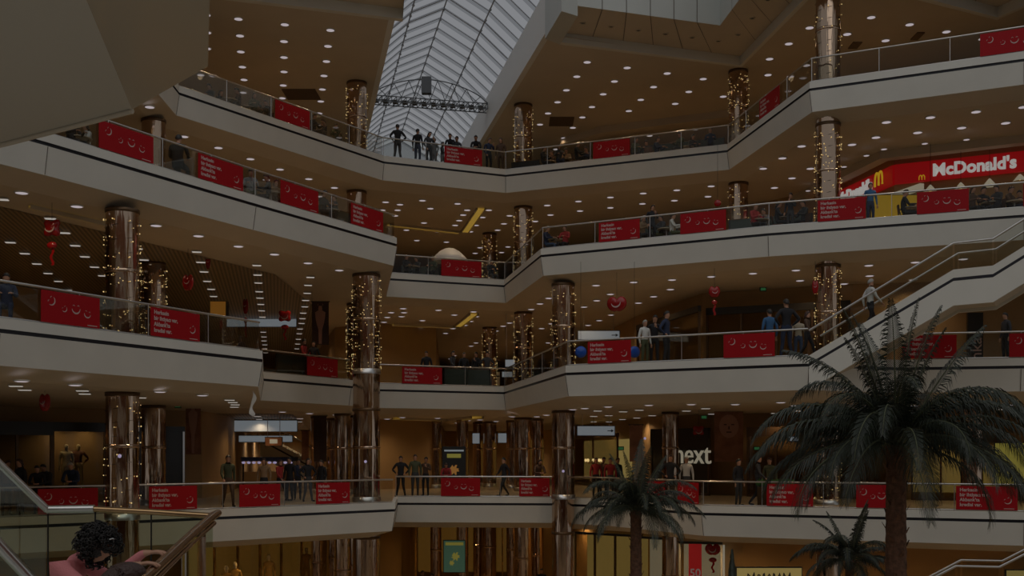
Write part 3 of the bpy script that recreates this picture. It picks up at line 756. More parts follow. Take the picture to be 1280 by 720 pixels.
POSES = {
 'stand': pose(),
 'lean': pose(chest=(0, -.10, 1.19), neck=(0, -.22, 1.38), head=(0, -.27, 1.455), face=(0, -1, -.25), sh_l=(.18, -.17, 1.32), sh_r=(-.18, -.17, 1.32), el_l=(.24, -.30, 1.04), el_r=(-.24, -.30, 1.04), wr_l=(.09, -.47, 1.03), wr_r=(-.09, -.47, 1.03), hd_l=(-.07, -.05, 0), hd_r=(.07, -.05, 0), pn_l=(0, 0, 1), pn_r=(0, 0, 1), pelvis=(0, .05, .92)),
 'walk': pose(kn_l=(.10, -.18, .50), an_l=(.10, -.26, .10), toe_l=(.11, -.45, .06), kn_r=(-.10, .03, .47), an_r=(-.10, .28, .12), toe_r=(-.11, .12, .03), el_l=(.24, .14, 1.12), wr_l=(.24, .10, .87), el_r=(-.24, -.08, 1.12), wr_r=(-.23, -.26, .95)),
 'talk': pose(el_l=(.25, -.06, 1.13), wr_l=(.14, -.26, 1.27), hd_l=(-.02, -.05, .07), wr_r=(-.2, -.14, .90), head=(.02, -.02, 1.535), face=(.4, -.9, -.05)),
 'hips': pose(el_l=(.36, .08, 1.14), wr_l=(.20, -.02, .98), hd_l=(-.06, -.05, -.03), el_r=(-.36, .08, 1.14), wr_r=(-.2, -.02, .98), hd_r=(.06, -.05, -.03), an_l=(.18, .02, .08), toe_l=(.22, -.16, .035), an_r=(-.18, .02, .08), toe_r=(-.22, -.16, .035)),
 'sit': pose(pelvis=(0, .05, .52), chest=(0, .05, .80), neck=(0, .02, 1.04), head=(0, -.01, 1.12), face=(0, -1, -.15), sh_l=(.175, .03, .98), sh_r=(-.175, .03, .98), el_l=(.24, -.10, .74), el_r=(-.24, -.10, .74), wr_l=(.14, -.34, .78), wr_r=(-.14, -.34, .78), hd_l=(-.02, -.08, .0), hd_r=(.02, -.08, 0), pn_l=(0, 0, 1), pn_r=(0, 0, 1),
   hip_l=(.10, .0, .50), hip_r=(-.10, .0, .50), kn_l=(.12, -.42, .50), kn_r=(-.12, -.42, .50), an_l=(.12, -.42, .09), an_r=(-.12, -.40, .09), toe_l=(.13, -.60, .035), toe_r=(-.13, -.58, .035)),
}
PM = {k: person_mesh('person_'+k, v, hands='relax', female=(k == 'talk')) for k, v in POSES.items()}
def hair_mesh(pm, kind):
    hd, fw, up = Vector(pm['head']), Vector(pm['fw']), Vector(pm['up']); rt = fw.cross(up).normalized(); m = MB()
    def pt(a, b, r, dz=0):  # a around, b down from crown
        v = up*math.cos(b)*r[2]+(-fw*math.cos(a)*r[1]+rt*math.sin(a)*r[0])*math.sin(b)
        return hd+up*.085-fw*.012+v
    rows = []
    for i in range(9):
        row = []
        for j in range(16):
            a = 2*PI*j/16; back = (1+math.cos(a))/2
            bm = 1.15+back*(1.0 if kind != 'long' else 1.25)
            b = bm*i/8; r = (.089, .108, .112)
            q = pt(a, b, r)
            if kind == 'long' and i > 5: q = q-up*(.045*(i-5)*back)-fw*.006*(i-5)
            row.append(q+Vector((0, 0, .003*math.sin(a*5+i))))
        rows.append(row)
    m.grid(rows, 0, True, True); m.face(rows[0][::-1]); m.face(rows[-1])
    return m.mesh('hair', 'hair_d')
HM = {(k, h): hair_mesh(PM[k], h) for k in PM for h in ('short', 'long')}
npeople = [0]
CL_DESC = {'hair_d': 'dark', 'hair_b': 'brown', 'hair_g': 'grey'}
def person_at(loc, rz, ps, top, legs, hair='short', hc='hair_d', s=1., label='', group=None, skin='skin'):
    o = link('person', PM[ps]); o.location = loc; o.rotation_euler = (0, 0, rz); o.scale = (s, s, s)
    for i, mt in ((1, 'cl_'+top), (2, 'cl_'+legs)):
        o.material_slots[i].link = 'OBJECT'; o.material_slots[i].material = M[mt]
    h = link('hair', HM[(ps, hair)], o); h.material_slots[0].link = 'OBJECT'; h.material_slots[0].material = M[hc]
    tag(o, label, 'person', group); npeople[0] += 1
    return o
PLACED = []
def by_rail(level, px, back, ps, top, legs, rot=0, label='', seg=None, **k):
    if ps == 'sit': back += .5 if level == 4 else .9
    p = hit(level, px, seg)[0]; q = p*(1+back/p.y)
    for _ in range(6):                      # keep neighbours from standing in one another
        if all(l_ != level or (q-o_).length > (.68 if ps == 'sit' else .55) for l_, o_ in PLACED): break
        back += .22; q = p*(1+back/p.y)
    PLACED.append((level, q.copy()))
    return person_at((q.x, q.y, ZL[level]-.03), math.radians(rot), ps, top, legs, label=label, **k)
PL = [
 # level, px, back, pose, top, legs, rot, hair, haircolour, scale, label
 (4,497,.9,'hips','black','charcoal',200,'short','hair_d',1.06,'person in black with hands on hips, tallest silhouette against the glass roof'),
 (4,522,.9,'stand','black','navy',160,'short','hair_d',1.0,'person in dark clothes standing second against the glass roof'),
 (4,536,1.0,'talk','charcoal','black',30,'long','hair_d',.97,'person in dark coat chatting, third along the rail under the glass roof'),
 (4,543,.8,'stand','grey','grey',-40,'short','hair_g',.90,'short person in light grey clothes under the glass roof'),
 (4,553,1.1,'walk','charcoal','grey',80,'short','hair_d',.86,'small person in grey just before the banner under the glass roof'),
 (4,563,.9,'lean','black','black',0,'short','hair_d',.98,'person in black leaning over the start of the banner under the glass roof'),
 (4,570,.8,'lean','charcoal','black',10,'short','hair_d',1.02,'person bending beside another over the banner under the glass roof'),
 (4,595,.8,'lean','black','brown',0,'short','hair_d',1.0,'person in black leaning on the rail over the end of the banner'),
 (4,611,.9,'talk','navy','black',25,'short','hair_b',.98,'person in navy standing between the banner and the central corner'),
 (4,626,.8,'stand','brown','brown',-15,'long','hair_d',1.0,'person in brown coat at the central corner of the top gallery'),
 (4,262,2.0,'sit','charcoal','black',-20,'short','hair_d',1,'person in charcoal seated nearest the end of the top gallery'),
 (4,276,1.2,'sit','black','black',40,'long','hair_d',1,'dark-haired person seated second at the end of the top gallery'),
 (4,297,1.3,'sit','brown','charcoal',-60,'short','hair_d',1,'person in brown seated beside the top gallery rail before the banner'),
 (4,318,1.2,'sit','olive','black',30,'long','hair_d',1,'person in olive seated beside the top gallery rail near the banner'),
 (4,333,1.6,'sit','black','black',-30,'short','hair_d',1,'person in black seated right behind the edge of the top banner'),
 (4,393,1.2,'sit','black','charcoal',70,'short','hair_d',1,'person in black seated just past the banner below the vent grille'),
 (4,405,1.5,'sit','charcoal','black',-70,'short','hair_b',1,'person in charcoal at the table past the banner below the vent grille'),
 (4,420,1.3,'sit','olive','black',20,'long','hair_d',1,'person in olive seated before the mirrored column by the glass roof'),
 (4,680,1.0,'sit','black','black',60,'short','hair_d',1,'seated person in black first after the central corner column'),
 (4,690,1.2,'sit','brown','black',-60,'short','hair_b',1,'seated person in brown second after the central corner column'),
 (4,699,.9,'sit','charcoal','navy',10,'long','hair_d',1,'seated person in charcoal third after the central corner column'),
 (4,708,1.3,'sit','tan','black',-20,'short','hair_d',1,'seated person in tan before the top banner by the crowd'),
 (4,722,1.0,'sit','black','black',70,'short','hair_d',1.04,'taller seated person in black before the top banner by the crowd'),
 (4,733,1.2,'sit','navy','black',-50,'short','hair_d',1,'seated person in navy touching the top banner by the crowd'),
 (4,795,1.3,'sit','olive','black',30,'long','hair_d',1,'seated person in olive just past the top banner by the crowd'),
 (4,808,1.1,'sit','charcoal','black',-30,'short','hair_d',1,'seated person in charcoal second past the top banner by the crowd'),
 (4,822,1.6,'sit','navy','black',50,'short','hair_b',1,'seated person in navy third past the top banner by the crowd'),
 (4,850,1.2,'sit','olive','charcoal',-60,'short','hair_d',1,'seated person in olive midway to the turning-point column'),
 (4,866,1.4,'sit','charcoal','black',20,'long','hair_d',1,'seated long-haired person near the turning-point column'),
 (4,888,1.1,'sit','navy','black',-10,'short','hair_d',1,'seated person in navy just before the turning-point column'),
 (3,90,1.1,'sit','black','black',60,'short','hair_d',1,'person in black seated near the overhanging landing on the third gallery'),
 (3,107,1.0,'sit','white','charcoal',-40,'long','hair_d',1,'person in white seated near the overhanging landing'),
 (3,223,.6,'sit','black','black',180,'short','hair_d',1.22,'broad person all in black between two third gallery banners'),
 (3,313,1.0,'sit','grey','olive',20,'short','hair_d',1,'person in pale grey seated just after a banner on the third gallery'),
 (3,334,.9,'sit','charcoal','black',-70,'short','hair_d',1.0,'small person in charcoal before the smile banner of the third gallery'),
 (3,345,1.1,'sit','tan','brown',30,'long','hair_b',1,'person in tan seated before the smile banner of the third gallery'),
 (3,405,.9,'sit','black','black',60,'short','hair_d',1.04,'person in black seated just past the second smile banner'),
 (3,418,1.1,'sit','charcoal','charcoal',-70,'short','hair_d',1.05,'person in charcoal facing the other near the end of the third gallery'),
 (3,508,1.3,'sit','black','black',40,'short','hair_d',1,'person in black seated at the start of the middle bay'),
 (3,521,1.0,'sit','charcoal','black',-40,'long','hair_d',1,'long-haired person seated in the middle bay of the third gallery'),
 (3,541,1.1,'sit','olive','black',-20,'short','hair_d',1,'person in olive seated just before the middle bay banner'),
 (3,614,1.1,'sit','black','charcoal',30,'short','hair_d',1,'person in black seated before the slim lamp-hung column'),
 (3,684,1.0,'sit','navy','denim',60,'short','hair_g',1,'grey-haired person in navy seated at the start of the long rail'),
 (3,706,1.2,'sit','red','black',-30,'short','hair_d',1,'dark-haired person in red seated before the first banner of the long rail'),
 (3,804,.9,'sit','tan','charcoal',40,'long','hair_g',1,'light-haired person in tan seated after the first banner of the long rail'),
 (3,815,1.3,'talk','black','black',0,'short','hair_d',.92,'person in black standing between two banners of the long rail'),
 (3,826,1.4,'sit','charcoal','olive',-60,'short','hair_d',1.05,'person in charcoal seated before the middle banner of the long rail'),
 (3,841,1.0,'sit','white','olive',70,'short','hair_d',1,'person in white seated against the middle banner of the long rail'),
 (3,944,1.0,'sit','red','black',30,'short','hair_d',1.03,'person in red seated beside the turning-point column'),
 (3,955,1.2,'sit','grey','charcoal',-50,'short','hair_d',1,'person in grey seated second past the turning-point column'),
 (3,973,1.0,'sit','black','black',70,'long','hair_d',1.04,'dark figure seated at the table before the slanted burger sign'),
 (3,988,1.6,'talk','black','charcoal',-40,'short','hair_d',.9,'person in black standing behind the table before the slanted sign'),
 (3,1004,1.0,'sit','charcoal','black',-70,'short','hair_d',1.08,'bulky person in charcoal seated before the text banner'),
 (3,1088,1.2,'stand','blue','navy',0,'short','hair_d',.92,'person in blue standing at the end of the text banner below the slanted sign'),
 (3,1131,1.0,'sit','black','black',80,'short','hair_d',1.08,'seated dark silhouette in front of the yellow panel'),
 (3,1216,1.0,'sit','brown','black',20,'long','hair_b',1.02,'brown-haired person seated past the banner under the large letters'),
 (3,1229,1.2,'sit','black','black',10,'short','hair_d',1.1,'upright person in black seated under the large letters'),
 (3,1246,1.0,'sit','charcoal','black',-60,'short','hair_d',1,'person bent over a table under the end of the large letters'),
 (3,1263,1.1,'sit','brown','black',40,'short','hair_b',1.04,'person in brown seated at the last table in view by the counter'),
 (3,1274,1.2,'sit','navy','black',-20,'short','hair_d',1.04,'person in navy seated at the very edge of the view by the counter'),
 (2,8,.6,'sit','navy','navy',20,'short','hair_d',1.0,'person in navy seated at the near end of the second gallery'),
 (2,380,1.4,'walk','red','black',70,'short','hair_d',.95,'person in red behind the set-back smile banner'),
 (2,392,1.8,'stand','black','black',0,'long','hair_d',.95,'person in black behind the set-back smile banner'),
 (2,533,1.5,'stand','black','black',0,'short','hair_d',.98,'person in black behind the banner in the middle bay of the second gallery'),
 (2,566,1.2,'walk','charcoal','black',60,'short','hair_d',1,'person in charcoal past the middle bay banner of the second gallery'),
 (2,580,1.0,'stand','black','navy',20,'short','hair_d',.97,'person in black and navy in the middle bay of the second gallery'),
 (2,595,1.3,'talk','black','charcoal',-30,'long','hair_d',1.0,'long-haired person in the middle bay of the second gallery'),
 (2,609,1.1,'hips','charcoal','black',10,'short','hair_d',1.02,'person in charcoal beside the slim column of the second gallery'),
 (2,806,1.4,'stand','white','olive',30,'short','hair_g',.95,'light-clothed person beside two dark figures on the second gallery'),
 (2,818,1.1,'talk','black','black',-20,'short','hair_d',1.08,'first of two tall dark figures talking on the second gallery'),
 (2,833,1.3,'hips','navy','black',60,'short','hair_d',1.1,'tall figure in navy facing the other dark one on the second gallery'),
 (2,962,1.6,'stand','blue','charcoal',190,'short','hair_d',1.04,'person in blue behind the end of the banner near the stair foot'),
 (2,983,.9,'hips','black','navy',190,'short','hair_d',1.16,'large person in black leaning near the stair foot'),
 (2,998,.7,'stand','beige','denim',170,'short','hair_d',.86,'small person in pale jacket at the stair foot'),
 (2,1009,.9,'walk','brown','black',60,'long','hair_b',.9,'person in brown with dark bag at the very stair foot'),
 (2,1257,1.0,'stand','charcoal','black',-80,'short','hair_d',.95,'lone person in dark clothes beyond the stair, beside the vertical sign'),
 (1,8,1.6,'talk','tan','black',40,'short','hair_b',.98,'person in tan at the near edge of the first gallery'),
 (1,25,.9,'stand','black','black',-30,'long','hair_b',1.0,'brown-haired person in black behind the steel stair rail'),
 (1,48,.75,'lean','black','black',15,'short','hair_d',.94,'person in black leaning at the start of the smile banner under the mannequins'),
 (1,61,.8,'lean','charcoal','black',-10,'short','hair_d',.96,'person in charcoal leaning beside the bald visitor'),
 (1,91,.7,'lean','navy','black',8,'short','hair_g',1.0,'grey-haired person in navy leaning over the banner under the mannequins'),
 (1,285,1.5,'walk','olive','brown',30,'short','hair_d',1.06,'person in olive walking beside the moving stairs'),
 (1,330,4.0,'stand','tan','black',0,'long','hair_b',.98,'person in tan among the crowd by the moving stairs'),
 (1,350,5.0,'walk','red','black',60,'short','hair_b',.95,'person in dull red among the crowd by the moving stairs'),
 (1,362,4.5,'stand','black','black',-20,'short','hair_d',1.0,'person in black among the crowd by the moving stairs'),
 (1,372,5.0,'talk','navy','black',10,'short','hair_d',.97,'person in navy among the crowd by the moving stairs'),
 (1,385,4.0,'hips','black','charcoal',30,'long','hair_d',.98,'long-haired person in black by the moving stairs balustrade'),
 (1,402,4.2,'stand','black','black',-40,'short','hair_d',.94,'person in black just before the slender brass columns'),
 (1,501,1.0,'hips','black','black',0,'short','hair_d',1.02,'broad person in black, first of three in the middle bay of the first gallery'),
 (1,519,1.1,'stand','olive','charcoal',10,'short','hair_b',1.06,'tall person in olive, second of three in the middle bay of the first gallery'),
 (1,532,1.0,'talk','brown','black',-15,'short','hair_d',1.0,'person in brown, third of three in the middle bay of the first gallery'),
 (1,558,1.2,'lean','red','black',0,'short','hair_b',.9,'person in red over the banner under the film poster'),
 (1,630,1.3,'walk','black','black',-60,'short','hair_d',.98,'person in black walking behind the pair of brass columns'),
 (1,672,1.3,'lean','brown','black',20,'long','hair_d',1.0,'person in brown bending over the banner beside the polished column'),
 (1,745,2.2,'stand','red','black',10,'long','hair_b',.98,'person in red in front of the chandelier shop'),
 (1,754,2.4,'talk','brown','black',-20,'short','hair_d',1.0,'person in brown in front of the chandelier shop'),
 (1,763,1.8,'stand','red','charcoal',0,'short','hair_d',.98,'short-haired person in red before the chandelier shop'),
 (1,772,2.0,'stand','black','black',30,'short','hair_b',.98,'person in black at the edge of the chandelier shop'),
 (1,838,.9,'hips','black','black',0,'long','hair_b',1.06,'person in black standing before the white shop letters'),
 (1,858,2.0,'stand','white','charcoal',0,'short','hair_g',1.02,'white-haired person in white below the white shop letters'),
 (1,923,.9,'stand','black','charcoal',40,'short','hair_d',.98,'person in black at the turning-point column on the first gallery'),
 (1,948,1.3,'walk','charcoal','black',70,'long','hair_d',1.05,'long-haired person walking before the plant trough'),
 (1,962,2.2,'stand','olive','black',-30,'short','hair_b',1.0,'person in olive behind the plant trough'),
]
for lv, px, bk, ps, top, legs, rot, hr, hc, s, lab in PL:
    by_rail(lv, px, bk, ps, top, legs, rot=rot, hair=hr, hc=hc, s=s, label=lab)
# people on the ground floor, seen below the first gallery
def ground(px, d, ps, top, legs, rot, lab, **k):
    p = at(px, HOR, d); return person_at((p.x, p.y, ZL[0]-.03), math.radians(rot), ps, top, legs, label=lab, **k)
for px, d, ps, top, legs, rot, lab in [
 (308, 46, 'stand', 'black', 'black', 0, 'person in black on the ground floor under the first gallery edge'), (324, 48, 'walk', 'charcoal', 'black', 60, 'person in charcoal on the ground floor beside the one in black'),
 (346, 45, 'stand', 'black', 'denim', -20, 'person in black jacket before a red-topped one on the ground floor'), (357, 46, 'walk', 'red', 'black', 20, 'person in red on the ground floor between the dark ones'),
 (372, 45, 'stand', 'brown', 'black', 0, 'person in brown on the ground floor crowd'), (390, 44.5, 'talk', 'tan', 'black', 30, 'person in tan on the ground floor crowd'), (405, 45, 'stand', 'black', 'black', 0, 'person in black near the brass column on the ground floor'),
 (528, 53, 'walk', 'black', 'black', 40, 'person in black on the ground floor before the green poster'), (540, 52, 'talk', 'beige', 'brown', -30, 'person in beige on the ground floor beside the green poster'), (677, 54, 'stand', 'black', 'black', 0, 'person in black on the ground floor beside the tall column')]:
    ground(px, d, ps, top, legs, rot, lab)

# ------------------------------------------------------------------ tables, chairs and low partitions of the food court
def table(level, px, back, lab, seg=None):
    back += .4
    p = hit(level, px, seg)[0]; q = p*(1+back/p.y); z = ZL[level]-.03
    t = empty('cafe_table', (q.x, q.y, z), 0, lab, 'table', 'small round tables along the food court rails')
    m = MB(); m.lathe([(.30, .715), (.38, .72), (.385, .735), (.38, .75), (.001, .752)], 20, cap=False); m.obj('tabletop', 'table', t)
    m = MB(); m.lathe([(.03, .03), (.03, .715)], 10); m.obj('pedestal', 'steel', t)
    m = MB(); m.lathe([(.24, 0), (.24, .02), (.05, .04), (.03, .05)], 18); m.obj('base', 'black', t)
def chair(level, px, back, rot, lab):
    back += .5 if level == 4 else .9
    p = hit(level, px)[0]; q = p*(1+back/p.y); z = ZL[level]-.03
    t = empty('cafe_chair', (q.x, q.y, z), math.radians(rot), lab, 'chair', 'dark chairs along the food court rails')
    m = MB(); m.box(-.21, .21, -.20, .20, .42, .45); m.obj('seat', 'chair', t)
    m = MB(); m.grid([[(-.2+.4*j/6, .19+.03*math.sin(PI*j/6)+.04*(k/4), .50+.34*k/4) for j in range(7)] for k in range(5)]); m.grid([[(-.2+.4*j/6, .21+.03*math.sin(PI*j/6)+.04*(k/4), .50+.34*k/4) for j in range(7)] for k in range(5)]); m.obj('backrest', 'chair', t)
    for x, y in ((-.18, -.17), (.18, -.17), (-.18, .18), (.18, .18)):
        m = MB(); m.tube([(x, y, .42 if y < 0 else .55), (x*1.1, y*1.15, 0)], .013, 6); m.obj('leg', 'black', t)
for i, (lv, px, bk) in enumerate([(4,286,1.6),(4,308,1.8),(4,399,1.9),(4,686,1.9),(4,714,1.9),(4,815,2.0),(4,858,2.0),(3,98,1.8),(3,339,1.7),(3,412,1.7),(3,515,1.8),(3,695,1.8),(3,833,1.8),(3,950,1.8),(3,981,1.8),(3,1138,1.7),(3,1238,1.8),(3,1268,1.9)]):
    table(lv, px, bk, 'small round table beside the glass rail between seated visitors of the food court')
for lv, px, bk, r in [(4,262,2.05,-20),(4,333,1.65,-30),(4,393,1.25,70),(4,722,1.05,70),(4,808,1.15,-30),(3,313,1.05,20),(3,405,.95,60),(3,826,1.45,-60),(3,973,1.05,70),(3,1004,1.05,-70),(3,1131,1.05,80),(3,1246,1.05,-60)]:
    chair(lv, px, bk, r, 'dark shell chair under a seated visitor beside the food court rail')
def partition(level, x0, x1, back, h, lab, mat='green'):
    back += .9 if level > 2 else 0
    a, b = hit(level, x0)[0], hit(level, x1)[0]; a = a*(1+back/a.y); b = b*(1+back/b.y); d = b-a; L = d.length
    e = empty('low_partition', (a.x, a.y, ZL[level]-.03), math.atan2(d.y, d.x), lab, 'partition')
    n = max(1, round(L/1.1))
    for k in range(n):
        m = MB(); m.box(L*k/n+.03, L*(k+1)/n-.03, -.02, .02, .06, h-.03); m.obj('panel', mat, e)
    for k in range(n+1):
        m = MB(); x = L*k/n; m.box(x-.025, x+.025, -.03, .03, 0, h); m.obj('post', 'black', e)
    m = MB(); m.box(0, L, -.03, .03, h-.03, h); m.obj('top_rail', 'bronze', e)
partition(4, 790, 905, 2.6, 1.35, 'dark green screen behind the seated crowd of the top gallery')
partition(4, 236, 340, 3.0, 1.25, 'dark green screen behind the diners at the end of the top gallery')
partition(3, 400, 438, 1.9, 1.0, 'dark low screen behind the pair at the end of the third gallery')
partition(3, 502, 548, 2.5, 1.0, 'dark low screen in the middle bay of the third gallery')
partition(3, 800, 846, 2.4, 1.1, 'dark low screen between two banners of the long rail')
partition(3, 912, 1015, 2.4, 1.1, 'dark low screen behind the tables before the slanted sign')
partition(2, 346, 384, .5, .85, 'dark green panel on the set-back second gallery beside the smile banner')
partition(2, 556, 612, .5, .85, 'dark green panel in the middle bay of the second gallery')
partition(4, 640, 674, .9, .8, 'dark low planter screen at the foot of the central corner column', 'black')
# ------------------------------------------------------------------ stairs with glass sides
def stairs(S, a, width, prof, label, cat='staircase', railh=.80, fascia=1.08, n_st=14, mats=('cream', 'band', 'soffit'), far_rail=True):
    a = Vector(a).normalized(); w = Vector((-a.y, a.x))
    if w.y < 0: w = -w
    e = empty('staircase', (S[0], S[1], prof[0][1]), 0, label, cat); z0 = prof[0][1]
    def P(t, s, z): q = a*t+w*s; return (q.x, q.y, z-z0)
    for s0, s1 in ((0, .12), (width-.12, width)):
        m = MB()
        for (t0, za), (t1, zb) in zip(prof, prof[1:]):
            for s in (s0, s1):
                for (h0, h1, mi) in ((0, -.25, 0), (-.25, -.345, 1), (-.345, -fascia, 0)):
                    m.face([P(t0, s, za+h0), P(t1, s, zb+h0), P(t1, s, zb+h1), P(t0, s, za+h1)], mi)
            for h in (0, -fascia): m.face([P(t0, s0, za+h), P(t1, s0, zb+h), P(t1, s1, zb+h), P(t0, s1, za+h)], 0)
        m.obj('stringer', [mats[0], mats[1]], e)
    m = MB()
    for (t0, za), (t1, zb) in zip(prof, prof[1:]):
        m.face([P(t0, .12, za-fascia+.1), P(t1, .12, zb-fascia+.1), P(t1, width-.12, zb-fascia+.1), P(t0, width-.12, za-fascia+.1)], 0)
    m.obj('soffit', mats[2], e)
    m = MB()
    for (t0, za), (t1, zb) in zip(prof, prof[1:]):
        n = max(1, round(abs(zb-za)/.17))
        for k in range(n):
            ta, tb = t0+(t1-t0)*k/n, t0+(t1-t0)*(k+1)/n; zk, zn = za+(zb-za)*k/n-.18, za+(zb-za)*(k+1)/n-.18
            m.face([P(ta, .12, zk), P(tb, .12, zk), P(tb, width-.12, zk), P(ta, width-.12, zk)]); m.face([P(tb, .12, zk), P(tb, .12, zn), P(tb, width-.12, zn), P(tb, width-.12, zk)])
    m.obj('steps', 'floor', e)
    for s in ((.06, width-.06) if far_rail else (.06,)):
        m = MB(); m.tube([P(t, s, z+railh) for t, z in prof], .035, 8); m.obj('handrail', 'steel', e)
        for (t0, za), (t1, zb) in zip(prof, prof[1:]):
            m = MB()
            for ds in (-.006, .006): m.face([P(t0+.03, s+ds, za+.02), P(t1-.03, s+ds, zb+.02), P(t1-.03, s+ds, zb+railh-.04), P(t0+.03, s+ds, za+railh-.04)])
            m.obj('glass_pane', 'glass', e)
    return e
A_ = (.9, -.436)
S2 = EDGE[2][8]
stairs((S2.x, S2.y), A_, 2.0, [(0, 5.2), (4.27, 7.62), (5.36, 7.66), (9.9, 10.4)], 'white-sided staircase with a landing rising from the second to the third gallery')
stairs((7.3, 33.3), A_, 2.0, [(0, ZL[0]), (5.5, -1.80), (6.6, -1.78), (10, .25)], 'lower glass-railed staircase rising from the ground floor beside the big palm')
q = Vector(S2)+Vector(A_).normalized()*1.72+Vector((.436, .9))*1.1
person_at((q.x, q.y, 5.98), math.radians(100), 'walk', 'white', 'black', label='person in a white top and black trousers walking up the white-sided staircase', hair='short', hc='hair_g', s=.98)
# stairs seen deep in the side passages
stairs(tuple(at(325, HOR, 60).to_2d()), (1, .05), 1.6, [(0, 3.1), (4.1, .9), (5.8, .88)], 'pale sloping escalator side far along the passage by the violet kiosk', cat='escalator', fascia=1.2, far_rail=False)
stairs(tuple(at(540, HOR, 76).to_2d()), (1, .05), 1.4, [(0, ZL[2]+.1), (3.6, ZL[2]+2.4), (4.6, ZL[2]+2.4)], 'pale escalator deep in the middle bay of the second gallery', cat='escalator', fascia=.9, far_rail=False)

# ------------------------------------------------------------------ shopfronts and signs
def wl(level, i, px, out=.25):
    a, b = Vector(WALL[level][i]), Vector(WALL[level][i+1]); k = (px-640)/F; d = (b-a).normalized(); o_ = Vector((d.y, -d.x))*out; a = a+o_; b = b+o_
    fa, fb = a.x-k*a.y, b.x-k*b.y; p = a+(b-a)*(fa/(fa-fb))
    return p, math.atan2(d.y, d.x)
def shopfront(level, i, x0, x1, h, n, label, glass='shopglass', back=None, frame='bronze', head=.35, headmat='darkglass', out=.9):
    (a, rz), (b, _) = wl(level, i, x0, out), wl(level, i, x1, out); L = (b-a).length; z = ZL[level]-.03
    e = empty('shopfront', (a.x, a.y, z), rz, label, 'shopfront')
    for k in range(n):
        m = MB(); m.box(L*k/n+.04, L*(k+1)/n-.04, -.01, .01, .1, h-head); m.obj('pane', glass, e)
    for k in range(n+1):
        m = MB(); x = L*k/n; m.box(x-.04, x+.04, -.05, .05, 0, h-head); m.obj('mullion', frame, e)
    m = MB(); m.box(-.04, L+.04, -.07, .07, h-head, h); m.obj('head_panel', headmat, e)
    m = MB(); m.box(-.04, L+.04, -.06, .06, 0, .1); m.obj('sill', frame, e)
    if back:
        m = MB(); m.box(0, L, out-.2, out-.15, .3, h-head-.1); m.obj('lit_backdrop', back, e)
    return e, L
H2 = 3.6
shopfront(1, 0, -70, 64, 3.05, 3, 'dark shop window bay with faint gold letters at the edge of the view', head=.5)
shopfront(1, 1, 66, 131, 3.05, 1, 'shop window with two ivory mannequins', head=.35)
shopfront(1, 1, 172, 229, 2.95, 2, 'black shopfront with thin steel frames behind the text banner', glass='darkglass', frame='steel', head=.2)
shopfront(2, 11, 797, 874, 3.1, 2, 'brown framed shopfront on the second gallery behind two tall dark figures', head=.25)
shopfront(2, 12, 884, 1062, 3.1, 4, 'brown framed shopfront on the second gallery before the stair', head=.3)
shopfront(1, 11, 716, 742+30, 2.9, 2, 'bright chandelier shop past the polished column', head=.2, back='shopyellow', headmat='bronze')
shopfront(1, 12, 815, 886, 3.0, 2, 'dark shopfront under the white lit letters', glass='darkglass', head=.9, headmat='darkglass')
shopfront(1, 13, 935, 1120, 3.0, 5, 'glazed shopfront behind the plant trough and the big palm', head=.4, headmat='bronze')
shopfront(1, 14, 1140, 1250, 2.6, 3, 'golden-lit shop window behind the fronds of the big palm', back='shopyellow', head=.3, headmat='bronze')
shopfront(0, 5, 719, 795, 3.6, 3, 'bright yellow ground-floor window beneath the smaller palm', back='shopyellow', head=.1, frame='bronze', out=1.2)
shopfront(0, 5, 798, 830, 3.55, 1, 'bright white ground-floor window just past the smaller palm trunk', back='shopwhite', head=.1, frame='red', out=1.2)
shopfront(0, 6, 850, 902, 3.5, 1, 'bright ground-floor window with a tall red sale strip', back='shopwhite', head=.1, frame='white', out=1.2)
def board(name, px0, px1, py0, py1, d, mat, label, cat, frame='black', thick=.08, rz=0., hang=None, content=None):
    a, b = at(px0, py1, d), at(px1, py0, d); W, H = b.x-a.x, b.z-a.z
    e = empty(name, ((a.x+b.x)/2, d, a.z), rz, label, cat)
    m = MB(); m.box(-W/2, W/2, 0, thick, 0, H); m.obj('housing', frame, e)
    m = MB(); m.box(-W/2+.03, W/2-.03, -.012, -.001, .03, H-.03); m.obj('face', mat, e)
    if hang is not None:
        for s in (-.35, .35): m = MB(); m.tube([(s*W, thick/2, H), (s*W, thick/2, hang-a.z)], .015, 6); m.obj('hanger', 'steel', e)
    return e, W, H
def arrow(e, x, z, s, mat='black', flip=1, y=-.02):
    m = MB(); m.face([(x-s*flip, y, z-s*.12), (x+s*.3*flip, y, z-s*.12), (x+s*.3*flip, y, z+s*.12), (x-s*flip, y, z+s*.12)]); m.face([(x+s*.2*flip, y, z-s*.5), (x+s*flip, y, z), (x+s*.2*flip, y, z+s*.5)]); m.obj('arrow', mat, e)
e, W, H = board('hanging_sign', 722, 775, 413, 425, 54, 'screen', 'white lit hanging sign with a small arrow on the second gallery', 'sign', hang=TOP[2]); arrow(e, W*.38, H*.5, .16)
e, W, H = board('hanging_sign', 721, 769, 532, 545, 50, 'screen', 'white lit hanging sign with a small arrow on the first gallery', 'sign', hang=TOP[1]); arrow(e, W*.38, H*.5, .14)
e, W, H = board('hanging_sign', 283, 371, 394, 409, 58, 'screen', 'long white lit sign under the slatted ceiling of the second gallery', 'sign', hang=TOP[2])
e, W, H = board('hanging_sign', 277, 372, 525, 540, 57, 'screen', 'long white lit sign with an arrow over the first gallery passage, upper of two', 'sign'); arrow(e, -W*.45, H*.5, .16, flip=-1)
e, W, H = board('hanging_sign', 298, 366, 544, 553, 58.5, 'screen', 'narrower white lit sign over the first gallery passage, lower of two', 'sign', hang=at(0, 541, 58.5).z)
